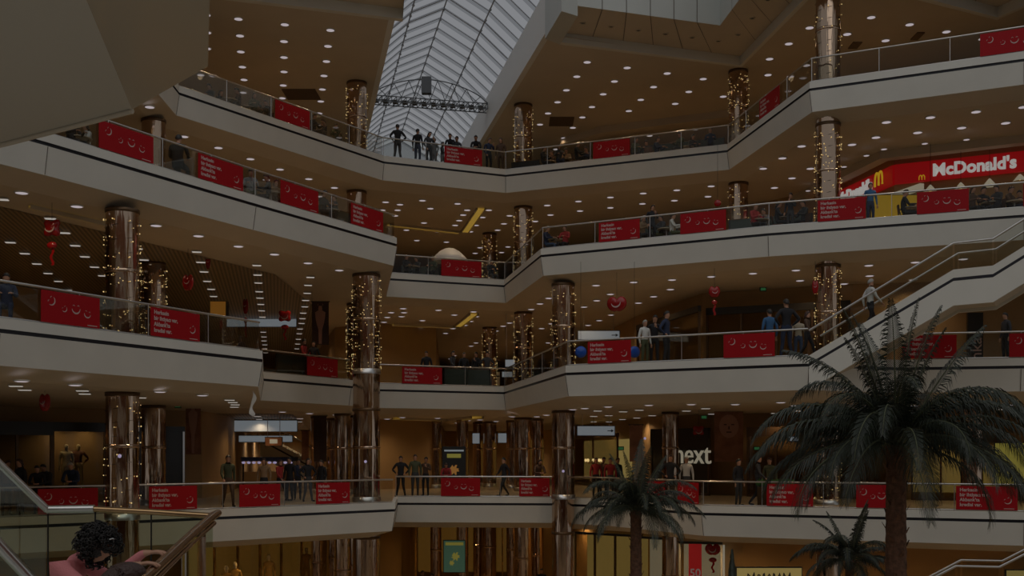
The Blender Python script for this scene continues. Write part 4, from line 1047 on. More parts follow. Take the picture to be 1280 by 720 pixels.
board('hanging_sign', 631, 645, 449, 459, 56, 'screen', 'small pale square sign beyond the central corner of the second gallery, upper one', 'sign', hang=TOP[2])
board('hanging_sign', 627, 641, 464, 472, 56, 'screen', 'small pale square sign beyond the central corner of the second gallery, lower one', 'sign')
board('hanging_sign', 590, 600, 541, 555, 62, 'screen', 'small white lit sign between the distant brass columns', 'sign')
board('hanging_sign', 622, 636, 541, 554, 62, 'screen', 'wider small white lit sign beside the central corner column', 'sign')
board('shop_sign', 984, 999, 545, 552, 47, 'screen', 'small white sign with slashes just beside the big palm crown', 'sign')
def exit_sign(px, py, d, lab):
    e, W, H = board('exit_sign', px-4, px+4, py-3, py+2, d, 'greenexit', lab, 'exit sign')
exit_sign(954, 362, 44, 'small green exit sign under the third gallery'); exit_sign(880, 522, 46, 'small green exit sign before the white shop letters')
exit_sign(776, 561, 50, 'small green exit sign beside the chandelier shop'); exit_sign(946, 561, 47.5, 'small green exit sign past the turning-point column')
exit_sign(222, 508, 42, 'small green exit sign above the black shopfront')
# film posters in light boxes
def flame(m, cx, cz, s, y):
    n = 20
    m.face([(cx+s*(.5+.18*math.sin(k*2.4))*math.cos(2*PI*k/n), y, cz+s*(.55+.22*math.cos(k*1.9))*math.sin(2*PI*k/n)) for k in range(n)])
M['flame'] = emit('print_amber', (1., .45, .10), .12); M['printgreen'] = emit('print_green', (.25, .55, .35), .06); M['printyellow'] = emit('print_yellow', (.9, .8, .15), .10)
e, W, H = board('poster_box', 553, 582, 558, 600, 50, 'black', 'black light box with an amber flame poster in the middle bay', 'poster', thick=.15)
m = MB(); flame(m, 0, H*.3, .38, -.02); m.obj('print', 'flame', e); m = MB(); m.box(-W*.3, W*.3, -.02, -.014, H*.66, H*.78); m.obj('title_strip', 'printyellow', e); m = MB(); m.box(-W*.42, W*.42, -.02, -.014, H*.85, H*.90); m.obj('title_strip', 'screen', e)
e, W, H = board('poster_box', 554, 582, 675, 716, 50, 'printgreen', 'green lit film poster box on the ground floor', 'poster', thick=.15)
m = MB(); flame(m, .05, H*.5, .32, -.02); flame(m, -.12, H*.3, .2, -.021); m.obj('print', 'printyellow', e); m = MB(); m.box(-W*.4, W*.4, -.02, -.014, H*.84, H*.93); m.obj('title_strip', 'printyellow', e)
M['clothbrown'] = pbr('printed_cloth_brown', (.28, .13, .08), .8, noise=.3, scale=2); M['skinprint'] = pbr('printed_face', (.42, .24, .19), .8); M['darkprint'] = pbr('printed_dark', (.06, .035, .03), .8)
def cloth(px0, px1, py0, py1, d, mat, label, face=False, figure=False):
    a, b = at(px0, py1, d), at(px1, py0, d); W, H = b.x-a.x, b.z-a.z
    e = empty('hanging_banner', ((a.x+b.x)/2, d, a.z), 0, label, 'banner')
    m = MB(); m.grid([[(-W/2+W*j/8, .02*math.sin(j*1.1+i*.4), H*i/8) for j in range(9)] for i in range(9)]); m.grid([[(-W/2+W*j/8, .012+.02*math.sin(j*1.1+i*.4), H*i/8) for j in range(9)][::-1] for i in range(9)]); m.obj('fabric', mat, e)
    m = MB(); m.tube([(-W/2-.05, .01, H), (W/2+.05, .01, H)], .025, 6); m.obj('rod', 'black', e)
    if face:
        m = MB(); n = 18; m.face([(.0+W*.34*math.cos(2*PI*k/n), -.035, H*.66+H*.22*math.sin(2*PI*k/n)) for k in range(n)]); m.obj('printed_face', 'skinprint', e)
        m = MB()
        for s in (-.13, .13): m.box(s*W-.05*W, s*W+.05*W, -.04, -.038, H*.68, H*.70)
        m.box(-.09*W, .09*W, -.04, -.038, H*.54, H*.56); m.box(-.02*W, .02*W, -.04, -.038, H*.60, H*.66); m.obj('printed_features', 'darkprint', e)
    if figure:
        m = MB(); prof = [(.06, .02), (.08, .35), (.16, .5), (.2, .62), (.22, .75), (.07, .8), (.11, .86), (.12, .93), (.0, .98)]
        m.face([(x*W*1.4, -.035, z*H) for x, z in prof]+[(-x*W*1.4, -.035, z*H) for x, z in prof[::-1][1:]]); m.obj('printed_figure', 'skinprint', e)
        m = MB(); m.face([(x*W, -.038, z*H) for x, z in ((-.2, .8), (-.14, .93), (0, .99), (.14, .93), (.2, .8), (.11, .84), (.09, .9), (-.09, .9), (-.11, .84))]); m.obj('printed_hair', 'darkprint', e)
    return e
cloth(893, 929, 510, 577, 47.0, 'clothbrown', 'large hanging cloth with a printed face beside the white shop letters', face=True)
cloth(787, 803, 531, 577, 45.5, 'clothbrown', 'narrow brown hanging cloth above the smaller palm')
cloth(232, 251, 499, 568, 43.8, 'clothbrown', 'tall cloth printed with a standing figure beside the black shopfront', figure=True)
cloth(390, 411, 377, 431, 50, 'darkprint', 'dark printed hanging cloth on the second gallery before the thick corner column', figure=True)
cloth(377, 386, 538, 575, 54, 'clothbrown', 'narrow red-brown cloth hanging by the passage stairs')
cloth(392, 408, 520, 577, 52, 'darkprint', 'dark hanging cloth before the slender brass column')
# lettering
def sign_letters(body, mat, p, rz, width=None, size=.5, extrude=.03, offset=0., name='shop_sign', label='', shear=0., rot=None, spacing=1.):
    me = text_mesh(body, size, extrude, offset, shear, spacing); w = max(v.co.x for v in me.vertices)-min(v.co.x for v in me.vertices)
    s = width/w if width else 1
    e = empty(name, p, rz, label, 'sign'); o = text_obj('letters', me, mat, e, (0, 0, 0), rot or (PI/2, 0, 0), (s, s if width and not rot else s, 1)); return e, s
a, rz = wl(1, 12, 843, 1.05); b, _ = wl(1, 12, 887, 1.05)
sign_letters('next', 'letterdim', (a.x, a.y, at(0, 579, a.y).z), rz, width=(b-a).length, extrude=.03, label='white lit letters on the dark shopfront beside the turning-point column')
shopfront(0, 1, 268, 425, 3.7, 6, 'gold-lit ground-floor boutique under the first gallery edge', back='goldlit', head=.2, frame='gold', out=1.6)
shopfront(0, 3, 520, 655, 3.9, 5, 'gold-lit ground-floor boutique behind the slender brass columns', back='goldlit', head=.2, frame='gold', out=1.6)
for px, d, lab in ((283, 45.5, 'gold-draped mannequin at the near end of the ground-floor boutique'), (294, 47.0, 'gold-draped mannequin second in the ground-floor boutique'), (336, 50.5, 'gold-draped mannequin midway in the ground-floor boutique'), (383, 54, 'gold-draped mannequin near the far end of the ground-floor boutique'), (413, 57, 'last gold-draped mannequin of the ground-floor boutique')):
    p = at(px, HOR, d); o = link('mannequin', PM['stand']); o.location = (p.x, p.y, ZL[0]-.03+.6); o.scale = (1.1, 1.1, 1.25)
    for k in range(4): o.material_slots[k].link = 'OBJECT'; o.material_slots[k].material = M['gold' if k in (1, 2) else 'mannequin']
    tag(o, lab, 'mannequin')
a, rz = wl(1, 0, 2, 1.0)
sign_letters('Massimo Dutti', 'bronze', (a.x-1.4, a.y-1.3, at(0, 530, a.y).z), rz, size=.26, label='faint gold letters above the dark shop window')
a, rz = wl(2, 13, 1210, .5); b, _ = wl(2, 13, 1229, .5)
z_t = at(0, 391, a.y).z
e = empty('pillar_sign', (a.x, a.y, ZL[2]-.03), rz, 'tall black pillar sign with vertical white letters beyond the stair', 'sign')
L = (b-a).length; m = MB(); m.box(0, L, -.0, .25, 0, z_t-ZL[2]+.03); m.obj('panel', 'black', e)
me = text_mesh('Bershka', .62, .015, .0); text_obj('letters', me, 'bannerwhite', e, (L*.88, -.02, -.55), (PI/2, -PI/2, 0), (1.05, 1.0, 1))

# burger counter on the third gallery
rs = empty('counter_sign', (15.7, 45.9, 13.1), 0, 'red lit sign board bent round the corner above the burger counter', 'sign')
d1 = Vector((.898, -.44)); d2 = Vector((-.19, .98)).normalized()
def seg_board(e, d, t0, t1, h, mat, nm, y=0, flip=False):
    m = MB(); rz = math.atan2(d.y, d.x); m.box(t0, t1, -.12 if not flip else 0, 0 if not flip else .12, 0, h); o = m.obj(nm, mat, e); o.rotation_euler = (0, 0, rz); return o
seg_board(rs, d1, 0, 12, .80, 'signred', 'board'); seg_board(rs, d2, 0, 9, .80, 'signred', 'board', flip=True)
def letters_on(e, body, d, t, z, width, mat, rev=False, size=.6, offset=.02, nm='letters', hs=1.):
    me = text_mesh(body, size, .03, offset, 0, 1.0); w = max(v.co.x for v in me.vertices); s = width/w
    dd = -d if rev else d; p = d*t+Vector((dd.y, -dd.x))*.16
    return text_obj(nm, me, mat, e, (p.x, p.y, z), (PI/2, 0, math.atan2(dd.y, dd.x)), (s, hs, 1))
letters_on(rs, "McDonald's", d1, 1.45, .18, 3.1, 'letter', size=.66, offset=.025)
letters_on(rs, "McDonald's", d2, 4.6, .18, 3.0, 'letter', rev=True, size=.66, offset=.025)
m = MB()
for s in (-1, 1):
    pts = [(s*.16+.16*math.cos(PI*k/12)*(1), 0, .44+.0+.20*math.sin(PI*k/12) if 0 < k < 12 else .0) for k in range(13)]
    m.tube([(s*.15+.15*math.cos(PI*(k/12)), 0, .55*math.sin(PI*k/12)**.55) for k in range(13)], .045, 6)
o = m.obj('arches', 'arch', rs); p = d2*.80+Vector((-d2.y, d2.x)).normalized()*.2; o.location = (p.x-.1, p.y-.05, .14); o.rotation_euler = (0, 0, math.atan2(-d2.y, -d2.x))
m = MB()
for s in (-1, 1): m.tube([(s*.055+.055*math.cos(PI*k/10), 0, .19*math.sin(PI*k/10)**.6) for k in range(11)], .018, 5)
o = m.obj('arches', 'arch', rs); p = d1*1.05+Vector((d1.y, -d1.x))*.15; o.location = (p.x, p.y, .06); o.rotation_euler = (0, 0, math.atan2(d1.y, d1.x))
e, W, H = board('menu_board', 1170, 1300, 226, 252, 45.0, 'shopwhite', 'pale lit menu wall under the large burger letters', 'menu board', rz=-.45)
e.location.y = 46.0
e, W, H = board('lit_panel', 1088, 1166, 243, 291, 44.6, 'yellowpanel', 'bright yellow lit panel behind the seated dark silhouette', 'panel')
m = MB(); a, b, c, d_ = [at(*q, 45.5) for q in ((1091, 250, ), (1150, 229), (1171, 231), (1094, 257))]
t = empty('counter_canopy', a, 0, 'white slanting canopy band below the burger arches', 'canopy')
m.face([a-a, b-a, c-a, d_-a]); m.face([a-a+Vector((0, .15, 0)), b-a+Vector((0, .15, 0)), c-a+Vector((0, .15, 0)), d_-a+Vector((0, .15, 0))])
for p, q in ((a, b), (b, c), (c, d_), (d_, a)): m.face([p-a, q-a, q-a+Vector((0, .15, 0)), p-a+Vector((0, .15, 0))])
m.obj('panel', 'letterdim', t)
for px, py in ((1163, 231), (1201, 228), (1237, 223), (1275, 217)):
    p = at(px, py, 44.0); t = empty('pendant_lamp', p, 0, 'warm cone pendant lamp hanging over the burger counter', 'pendant lamp', 'pendant lamps over the burger counter')
    m = MB(); m.lathe([(.02, .0), (.06, -.04), (.27, -.30), (.25, -.30), (.05, -.05)], 16, cap=False); m.obj('shade', 'letterdim', t)
    m = MB(); m.tube([(0, 0, 0), (0, 0, TOP[3]-p.z)], .01, 5); m.obj('cord', 'black', t)
    m = MB(); m.ball((0, 0, -.24), .06, 8, 6); m.obj('bulb', 'bulb', t)
# mannequins
e, W, H = board('lantern', 262, 283, 376, 396, 47, 'amber', 'orange glowing box lantern display by the lamp-wound column of the second gallery', 'lantern', thick=.4)
e = empty('bird_ornament', at(316, 506, 34), .3, 'white paper bird ornament hanging under the second gallery corner', 'ornament')
m = MB(); m.grid([[(.05*math.sin(k*.6)+sx*w_*.6, .02*math.cos(k), .42-.07*k) for sx in (-1, 0, 1)] for k, w_ in enumerate((.01, .03, .07, .10, .11, .09, .06, .05, .07, .12, .15, .04))]); m.grid([[(.05*math.sin(k*.6)+sx*w_*.6, .02*math.cos(k)+.03, .42-.07*k) for sx in (-1, 0, 1)] for k, w_ in enumerate((.01, .03, .07, .10, .11, .09, .06, .05, .07, .12, .15, .04))]); m.obj('body', 'white', e)
for i, px in enumerate((83, 98)):
    p, _ = wl(1, 1, px, .45); o = link('mannequin', PM['stand' if i == 0 else 'hips']); o.location = (p.x, p.y, ZL[1]+.5); o.rotation_euler = (0, 0, .4)
    for k in range(4): o.material_slots[k].link = 'OBJECT'; o.material_slots[k].material = M['mannequin'] if not (i == 1 and k == 1) else M['clothbrown']
    tag(o, ['pale ivory mannequin in the shop window, nearer the dark bay', 'ivory mannequin in a brown top in the shop window, nearer the thick column'][i], 'mannequin')
    m = MB(); m.lathe([(.35, -.5), (.35, -.02), (.33, 0), (.001, 0)], 20); s = m.obj('display_plinth', 'white'); s.location = o.location; tag(s, ['round white plinth under the ivory mannequin nearer the dark bay', 'round white plinth under the brown-topped mannequin'][i], 'plinth')
# wall clock/kiosk with violet lamps, sign frame, chandelier, parasol
p = at(334, 577, 55); k = empty('kiosk', (p.x, p.y, ZL[1]-.03), 0, 'market kiosk with a row of violet lamps under its canopy', 'kiosk'); hz = p.z-ZL[1]
m = MB(); m.box(-1.3, 1.3, 0, 1.2, hz+.05, hz+.25); m.obj('canopy', 'cl_navy', k)
for s in (-1.2, 1.2): m = MB(); m.tube([(s, .1, 0), (s, .1, hz+.05)], .04, 6); m.obj('post', 'black', k)
m = MB(); m.box(-1.25, 1.25, .1, 1.1, 0, .95); m.obj('counter', 'wall', k)
for j in range(10): m = MB(); m.ball((-1.15+2.3*j/9, -.05, hz-.02), (.10, .06, .06), 8, 5); m.obj('lamp', 'violet', k)
e, W, H = board('framed_sign', 331, 353, 546, 558, 53, 'wallred', 'dark framed small sign hanging before the passage stairs', 'sign', hang=TOP[1])
m = MB(); m.box(-W*.22, W*.22, -.02, -.013, H*.3, H*.75); m.obj('print', 'letterdim', e)
p = at(742, 578, 53); k = empty('chandelier', p, 0, 'glowing chandelier inside the bright shop past the polished column', 'chandelier')
m = MB(); m.tube([(0, 0, 0), (0, 0, TOP[1]-p.z)], .015, 5); m.obj('rod', 'brass', k)
for j in range(8):
    a = 2*PI*j/8; x, y = .38*math.cos(a), .38*math.sin(a); m = MB(); m.tube([(0, 0, .12), (x*.5, y*.5, -.06), (x, y, .02)], .014, 5); m.obj('arm', 'brass', k)
    m = MB(); m.ball((x, y, .10), (.05, .05, .08), 8, 5); m.obj('candle_bulb', 'bulb', k)
p = at(562, 330, 55); k = empty('parasol', (p.x, p.y, ZL[3]-.03), 0, 'white parasol over a table in the middle bay of the third gallery', 'parasol'); hz = at(0, 309, 55).z-ZL[3]
rows = [[(r*.85*math.cos(2*PI*j/16), r*.85*math.sin(2*PI*j/16), hz-.55*r**2) for j in range(16)] for r in (.02, .3, .6, .85, 1)]
m = MB(); m.grid(rows+[[(x, y, z-.14) for x, y, z in rows[-1]]], 0, True, True); m.obj('canopy', 'white', k)
m = MB(); m.tube([(0, 0, 0), (0, 0, hz)], .025, 6); m.obj('pole', 'steel', k); m = MB(); m.lathe([(.25, 0), (.25, .06), (.05, .1)], 14); m.obj('base', 'black', k)
# violet spot lamps low on the columns and arches
for px, py, d, lab in ((150, 570, 31.2, 'tiny violet lamp on the thick column by the mannequin shop'), (806, 548, 45, 'bright violet-white spot lamp before the white shop letters'), (922, 585, 49.5, 'tiny violet lamp on the turning-point column'), (704, 589, 45.2, 'tiny violet lamp on the polished column beside the smaller palm'), (457, 577, 42.8, 'tiny violet lamp on the thick corner column')):
    p = at(px, py, d); t = empty('spot_lamp', p, 0, lab, 'spot lamp'); m = MB(); m.ball((0, -.03, 0), .055, 8, 6); m.obj('lens', 'violet', t); m = MB(); m.lathe([(.03, 0), (.06, .02), (.06, .12), (.03, .14)], 10); o = m.obj('body', 'black', t); o.rotation_euler = (-PI/2, 0, 0)
# plants on the first gallery
def leafy(x0, x1, level, back, lab):
    a, b = hit(level, x0)[0], hit(level, x1)[0]; a = a*(1+back/a.y); b = b*(1+back/b.y); d = b-a; L = d.length
    e = empty('plant_trough', (a.x, a.y, ZL[level]-.03), math.atan2(d.y, d.x), lab, 'plant trough'); m = MB(); m.box(0, L, -.2, .2, 0, .7); m.obj('trough', 'bronze', e); m = MB(); r = random.Random(5)
    for k in range(300):
        x, y, z = r.uniform(0, L), r.uniform(-.18, .18), .7+r.uniform(0, .08); a_ = r.uniform(0, 2*PI); l = r.uniform(.12, .26); dx, dy = math.cos(a_)*.1, math.sin(a_)*.1
        m.face([(x-.02, y, z), (x+dx*.5+.03, y+dy*.5, z+l*.6), (x+dx, y+dy, z+l), (x+dx*.5-.03, y+dy*.5, z+l*.55)])
    m.obj('foliage', 'plantgreen', e)
M['plantgreen'] = pbr('green_leaves', (.04, .12, .02), .5, noise=.3)
leafy(948, 990, 1, .7, 'long trough of low green plants behind the text banner by the big palm')

# ------------------------------------------------------------------ red foil balloons and ornaments
def ornament(px, py, d, w, h, level, lab, kind='star', tail=True, mat='balloon'):
    p = at(px, py, d); s = d/F; W, H = w*s/2, h*s/2
    e = empty('foil_balloon', p, random.uniform(-.4, .4), lab, 'balloon'); m = MB(); n = 24; rows = []
    for k, (sc, y) in enumerate(((.02, -.42), (.5, -.38), (.8, -.26), (.97, -.08), (.97, .08), (.8, .26), (.5, .38), (.02, .42))):
        row = []
        for j in range(n):
            a = 2*PI*j/n
            if kind == 'star': r = .82+.18*math.cos(4*(a-PI/4))
            elif kind == 'heart': r = (.72+.28*abs(math.cos(a))**.7+(.0 if math.sin(a) > 0 else .12*abs(math.sin(a))**4)-(.30*max(0, math.sin(a))**12))
            else: r = 1
            row.append((W*sc*r*math.cos(a), y*min(W, H)*.9, H*sc*r*math.sin(a)))
        rows.append(row)
    m.grid(rows, 0, True, True); m.obj('body', mat, e)
    if kind != 'round':
        g = MB(); glyph(g, 0, H*.05, W*.9, .1, y=-.40*min(W, H)-.02, ticks=False); g.obj('smile', 'bannerwhite', e)
    zt = TOP[level]-p.z
    m = MB(); m.tube([(0, 0, H*.8), (0, 0, max(zt, H))], .006, 4); m.obj('string', 'black', e)
    if tail:
        m = MB(); m.ball((0, 0, -H*1.55), (W*.5, .08, H*.35), 10, 6); m.grid([[(W*.12*math.sin(k*1.3)+q, 0, -H*(1.8+k*.22)) for q in (-.04, .04)] for k in range(8)]); m.obj('tail', mat, e)
ornament(65, 285, 31, 28, 28, 2, 'red smiling foil balloon with a long tail before the slatted ceiling', 'star')
ornament(235, 352, 38, 16, 26, 2, 'dark red twisted foil balloon between the lamp-wound column and the lamp rows', 'heart', False)
ornament(260, 327, 40, 6, 22, 2, 'thin red foil ornament below the edge of the third gallery', 'heart', False)
ornament(307, 382, 46, 8, 24, 2, 'narrow red foil ornament before the long white sign', 'heart')
ornament(356, 395, 46, 20, 18, 2, 'red bow-shaped foil balloon before the long white sign', 'star')
ornament(390, 443, 48, 16, 14, 2, 'small dark red foil balloon above the set-back smile banner', 'star', False)
ornament(771, 379, 43, 26, 24, 2, 'dark red smiling balloon hanging past the tall corner columns', 'heart', False)
ornament(893, 364, 42, 15, 18, 2, 'red smiling foil balloon with a lower tail before the brown shopfront', 'heart')
ornament(56, 502, 31, 18, 28, 1, 'red smiling balloon hanging above the mannequin window', 'heart', False)
ornament(873, 538, 45, 18, 15, 1, 'red foil balloon hanging over the white shop letters', 'star', False)
ornament(891, 686, 42, 20, 18, 0, 'red smiling heart balloon before the ground-floor sale window', 'heart')
ornament(1019, 358, 40.5, 8, 22, 2, 'red foil ornament beside the column over the stair foot', 'heart', False)
for px, lab in ((726, 'blue balloon before the text banner of the second gallery'), (793, 'blue balloon after the text banner of the second gallery')):
    ornament(px, 440, 40.6, 15, 15, 2, lab, 'round', False, 'balloon2')
ornament(897, 254, 43.5, 9, 9, 3, 'small red round balloon above the middle banner of the long rail', 'round', False)
# ground-floor sale strip and script sign
p0 = at(861, 720, 40); p1 = at(877, 680, 40); e = empty('sale_strip', ((p0.x+p1.x)/2, 40, p0.z-1.2), 0, 'tall red sale strip with white figures in the ground-floor window', 'banner'); W = p1.x-p0.x; H = p1.z-p0.z+1.2
m = MB(); m.box(-W/2, W/2, 0, .03, 0, H); m.obj('cloth', 'redtrim', e)
text_obj('figures', text_mesh('50', .40, .004, .008, align='CENTER'), 'bannerwhite', e, (0, -.012, p0.z+.0-e.location.z-.02))
text_obj('figures', text_mesh('%', .22, .004, .004, align='CENTER'), 'bannerwhite', e, (0, -.012, p0.z-.3-e.location.z))
e, W, H = board('shop_sign', 920, 1003, 709, 740, 39, 'shopyellow', 'yellow lit shop sign with dark script at the foot of the view', 'sign', thick=.2)
m = MB(); rr_ = random.Random(2); m.tube([(-W*.33+W*.66*k/60, -.02, H-.38+.16*math.sin(k*.9)+.05*math.sin(k*2.3)) for k in range(61)], .022, 4); m.obj('script', 'black', e)
board('shop_sign', 1257, 1300, 712, 740, 36, 'shopyellow', 'small yellow lit panel under the lower staircase at the edge of the view', 'sign')
board('wall_painting', 1243, 1300, 553, 606, 42.2, 'printyellow', 'bright yellow backlit picture beyond the big palm fronds', 'picture')
t = empty('cone_tree', (at(915, HOR, 36).x, 36, ZL[0]-.03), 0, 'slim dark conical tree before the yellow script sign', 'tree'); zt = at(0, 688, 36).z-ZL[0]
m = MB(); r_ = random.Random(4)
for k in range(700):
    f = r_.random()**1.3; a = r_.uniform(0, 2*PI); R_ = .5*(1-f)+.02; z = .6+(zt-.6)*f; c, s = math.cos(a), math.sin(a); l = .16
    m.face([(c*R_*.7-s*.03, s*R_*.7+c*.03, z+.08), (c*R_*.7+s*.03, s*R_*.7-c*.03, z+.08), (c*(R_+.05), s*(R_+.05), z-l)])
m.obj('needles', 'frond', t); m = MB(); m.tube([(0, 0, 0), (0, 0, zt-.1)], [.05, .01], 6); m.obj('trunk', 'trunk', t)
# ------------------------------------------------------------------ palms
def frond_mesh(L, elev, droop, wid, seed, nl=70):
    r = random.Random(seed); m = MB(); pts = []; p = Vector((0, 0, 0)); n = 16; ang = elev
    for k in range(n+1):
        pts.append(p.copy()); ang -= droop/n*(.4+1.2*k/n); p = p+Vector((math.cos(ang), 0, math.sin(ang)))*L/n
    m.tube(pts, [max(.004, .022*(1-k/n)*L/2.4+.004) for k in range(n+1)], 5, mi=1)
    for i in range(nl):
        t = .10+.90*i/(nl-1); f = t*n; k = min(n-1, int(f)); q = pts[k].lerp(pts[k+1], f-k); tg = (pts[k+1]-pts[k]).normalized()
        l = wid*(math.sin(PI*min(1, .16+t*.80))**.7)*(1-.25*t)*r.uniform(.85, 1.1)
        for s in (-1, 1):
            side = Vector((0, s, 0)); upv = side.cross(tg)*s
            if upv.z < 0: upv = -upv
            d = (side*(.85-.25*t)+tg*(.55+.5*t)+upv*.12).normalized(); w_ = tg*.0105*(L/2.4)**.5
            q1 = q+d*l*.5+Vector((0, 0, -.04*l)); q2 = q+d*l*.85+Vector((0, 0, -.34*l*r.uniform(.6, 1.4))); q3 = q+d*l+Vector((0, 0, -.68*l*r.uniform(.7, 1.3)))
            m.face([q-w_*.6, q+w_*.6, q1+w_*1.2, q1-w_*1.2]); m.face([q1-w_*1.2, q1+w_*1.2, q2+w_*.8, q2-w_*.8]); m.face([q2-w_*.8, q2+w_*.8, q3])
    return m.mesh('frond', ['frond', 'rachis'])
def palm(px, py, d, L, rt, specs, label, seed=1, stubs=True):
    c = at(px, py, d); z0 = ZL[0]-.03; H = c.z-z0; r = random.Random(seed)
    e = empty('palm_tree', (c.x, c.y, z0), 0, label, 'palm tree')
    m = MB(); prof = []; n = int(H/.11)
    for k in range(n+1):
        f = k/n; prof.append((rt*(1.15-.25*f+.12*max(0, f-.93)*10)*(1+.06*(k % 2)), H*f))
    m.lathe(prof, 16)
    if stubs:
        for k in range(int(H*13)):
            z = H-k*.085-.05
            if z < .2: break
            a = k*2.399; c_, s_ = math.cos(a), math.sin(a); R_ = rt*1.0
            m.face([(c_*R_-s_*.05, s_*R_+c_*.05, z-.07), (c_*R_+s_*.05, s_*R_-c_*.05, z-.07), (c_*(R_+.07)+s_*.02, s_*(R_+.07)-c_*.02, z+.05), (c_*(R_+.07)-s_*.02, s_*(R_+.07)+c_*.02, z+.05)])
    m.obj('trunk', 'trunk', e)
    cache = {}
    for az, el, ln, dr in specs:
        key = (round(el, 1), round(dr, 1), r.randrange(2))
        if key not in cache: cache[key] = frond_mesh(L, key[0], key[1], L*.22, len(cache)+seed)
        o = link('frond', cache[key], e); o.location = (.05*math.cos(az), .05*math.sin(az), H+r.uniform(-.08, .08)); o.rotation_euler = (r.uniform(-.15, .15), 0, az); o.scale = (ln, ln, ln)
def fan(seed, n, L0=1.):
    r = random.Random(seed); out = []
    for i in range(n):                    # drooping skirt, middle arches, upright heart
        f = i/n; az = i*2.39996+r.uniform(-.2, .2); el = -.05+1.5*f**.9; dr = 1.0+1.5*(1-abs(f-.55))*r.uniform(.7, 1.1)
        if f < .45: dr = 1.65
        out.append((az, el, L0*r.uniform(.85, 1.08)*(1 if f < .8 else .95), dr if f < .85 else .35))
    return out
sp = fan(3, 44)+[(0, 1.5, 1.0, .2), (PI, 1.32, .98, .2), (.1, 1.15, 1.0, .3), (PI-.1, 1.1, 1.0, .9), (0, .95, 1.1, 1.9), (.2, .6, 1.1, 1.7), (PI, .8, 1.12, 1.9), (PI-.2, .45, 1.1, 1.6), (.1, .3, 1.1, 1.8), (PI+.1, .1, 1.0, 1.3), (-.1, .05, 1.0, 1.2)]
palm(1120, 556, 21, 2.75, .19, sp, 'big palm tree with a shaggy brown trunk, towering before the stair side', 5)
palm(795, 638, 33, 2.15, .17, fan(8, 34), 'smaller palm tree with arching dark fronds in the middle of the well', 9)
palm(1062, 700, 25, 1.35, .10, fan(12, 24)+[(0, 1.45, 1.0, .3), (PI, 1.2, .9, .8)], 'lowest little palm just beside the big palm trunk', 11)

# ------------------------------------------------------------------ overhanging landing above the viewer's side
zl = EYE+4.0
def LP(x, y): return on_z(x, y, zl)
a, b, c_, d_ = LP(0, 180), LP(165, 137), LP(260, 83), LP(262, 0)
f0 = LP(108, 0); ext = (f0-b)
m = MB()
f1 = b+ext*1.8; d1_ = c_+(d_-c_)*1.8; a1 = a+(a-b)*.8; a2 = a1+ext*1.8
P0 = [a1, b, f1, a2]; P1 = [b, c_, d1_, f1]
m.face([tuple(p) for p in P0], 0); m.face([tuple(p) for p in P1], 1)
up = Vector((0, 0, .9))
for p, q, k in ((a1, b, 0), (b, c_, 1), (c_, d1_, 1), (d1_, f1, 0), (f1, a2, 0), (a2, a1, 0)): m.face([p, q, q+up, p+up], k)
m.face([p+up for p in (a1, b, c_, d1_, f1, a2)], 0)
M['lacquer'] = pbr('polished_plaster', (.42, .37, .29), .12)
M['landing'] = pbr('landing_plaster', (.50, .47, .41), .45)
trim(m, ['landing', 'lacquer'])
m = MB(); n_ = Vector((0, 0, -.05)); m.tube([a1+n_*.3, b+n_*.3], .035, 6); trim(m, 'soffit')

# ------------------------------------------------------------------ near landing: steel and brass rails, glass, and the people at them
zf = EYE-1.95
nr = empty('escalator_balustrade', at(118, 720, 9.0), 0, 'near glass balustrade with a steel rail turning into a dark brass handrail', 'balustrade'); O = nr.location
def NP(x, y, d): return at(x, y, d)-O
m = MB(); m.tube([NP(-40, 540, 8.2), NP(0, 580, 8.6), NP(59, 637, 9.0)], .030, 10); m.tube([NP(59, 637, 9.0), NP(118, 636, 9.0)], .034, 10); m.obj('steel_handrail', 'steel', nr)
m = MB(); m.tube([NP(-30, 650, 8.0), NP(0, 683, 8.2), NP(45, 731, 8.5), NP(80, 770, 8.7)], .045, 10); m.obj('lower_steel_rail', 'steel', nr)
m = MB(); m.tube([NP(118, 636.5, 9.0), NP(190, 640, 9.0), NP(266, 645, 9.0)], .026, 10); m.obj('brass_handrail', 'brass', nr)
for x0, x1 in ((61, 118), (120, 188), (190, 266)):
    m = MB(); T0, T1, B0, B1 = NP(x0, 640 if x0 > 100 else 640, 9), NP(x1, 641+(x1-118)*.03, 9), NP(x0, 900, 9), NP(x1, 900, 9)
    for dy in (-.007, .007): v = Vector((0, dy, 0)); m.face([T0+v, T1+v, B1+v, B0+v])
    m.face([B0+Vector((0, -.007, 0)), B0+Vector((0, .007, 0)), T0+Vector((0, .007, 0)), T0+Vector((0, -.007, 0))])
    m.obj('glass_pane', 'tint', nr)
for x in (60, 119, 189): m = MB(); m.tube([NP(x, 640, 9.0), NP(x, 900, 9.0)], .007, 6); m.obj('glass_joint', 'black', nr)
m = MB()
for dy in (-.007, .007): m.face([NP(-40, 545, 8.2)+Vector((0, dy, 0)), NP(59, 641, 9.0)+Vector((0, dy, 0)), NP(59, 900, 9.0)+Vector((0, dy, 0)), NP(-40, 900, 8.2)+Vector((0, dy, 0))])
m.obj('glass_pane', 'tint', nr)
ds = empty('brass_railing', at(272, 720, 9.0), 0, 'descending dark brass handrail over glass tinted with a reddish reflection, with hands resting on it', 'balustrade'); O2 = ds.location
def NQ(x, y, d): return at(x, y, d)-O2
hr = [NQ(273, 641, 9.05), NQ(266, 645, 8.9), NQ(243, 665, 8.3), NQ(212, 694, 7.4), NQ(180, 724, 6.6), NQ(120, 782, 5.6)]
m = MB(); m.tube(hr, [.028, .034, .034, .034, .034, .034], 12); m.obj('brass_handrail', 'brass', ds)
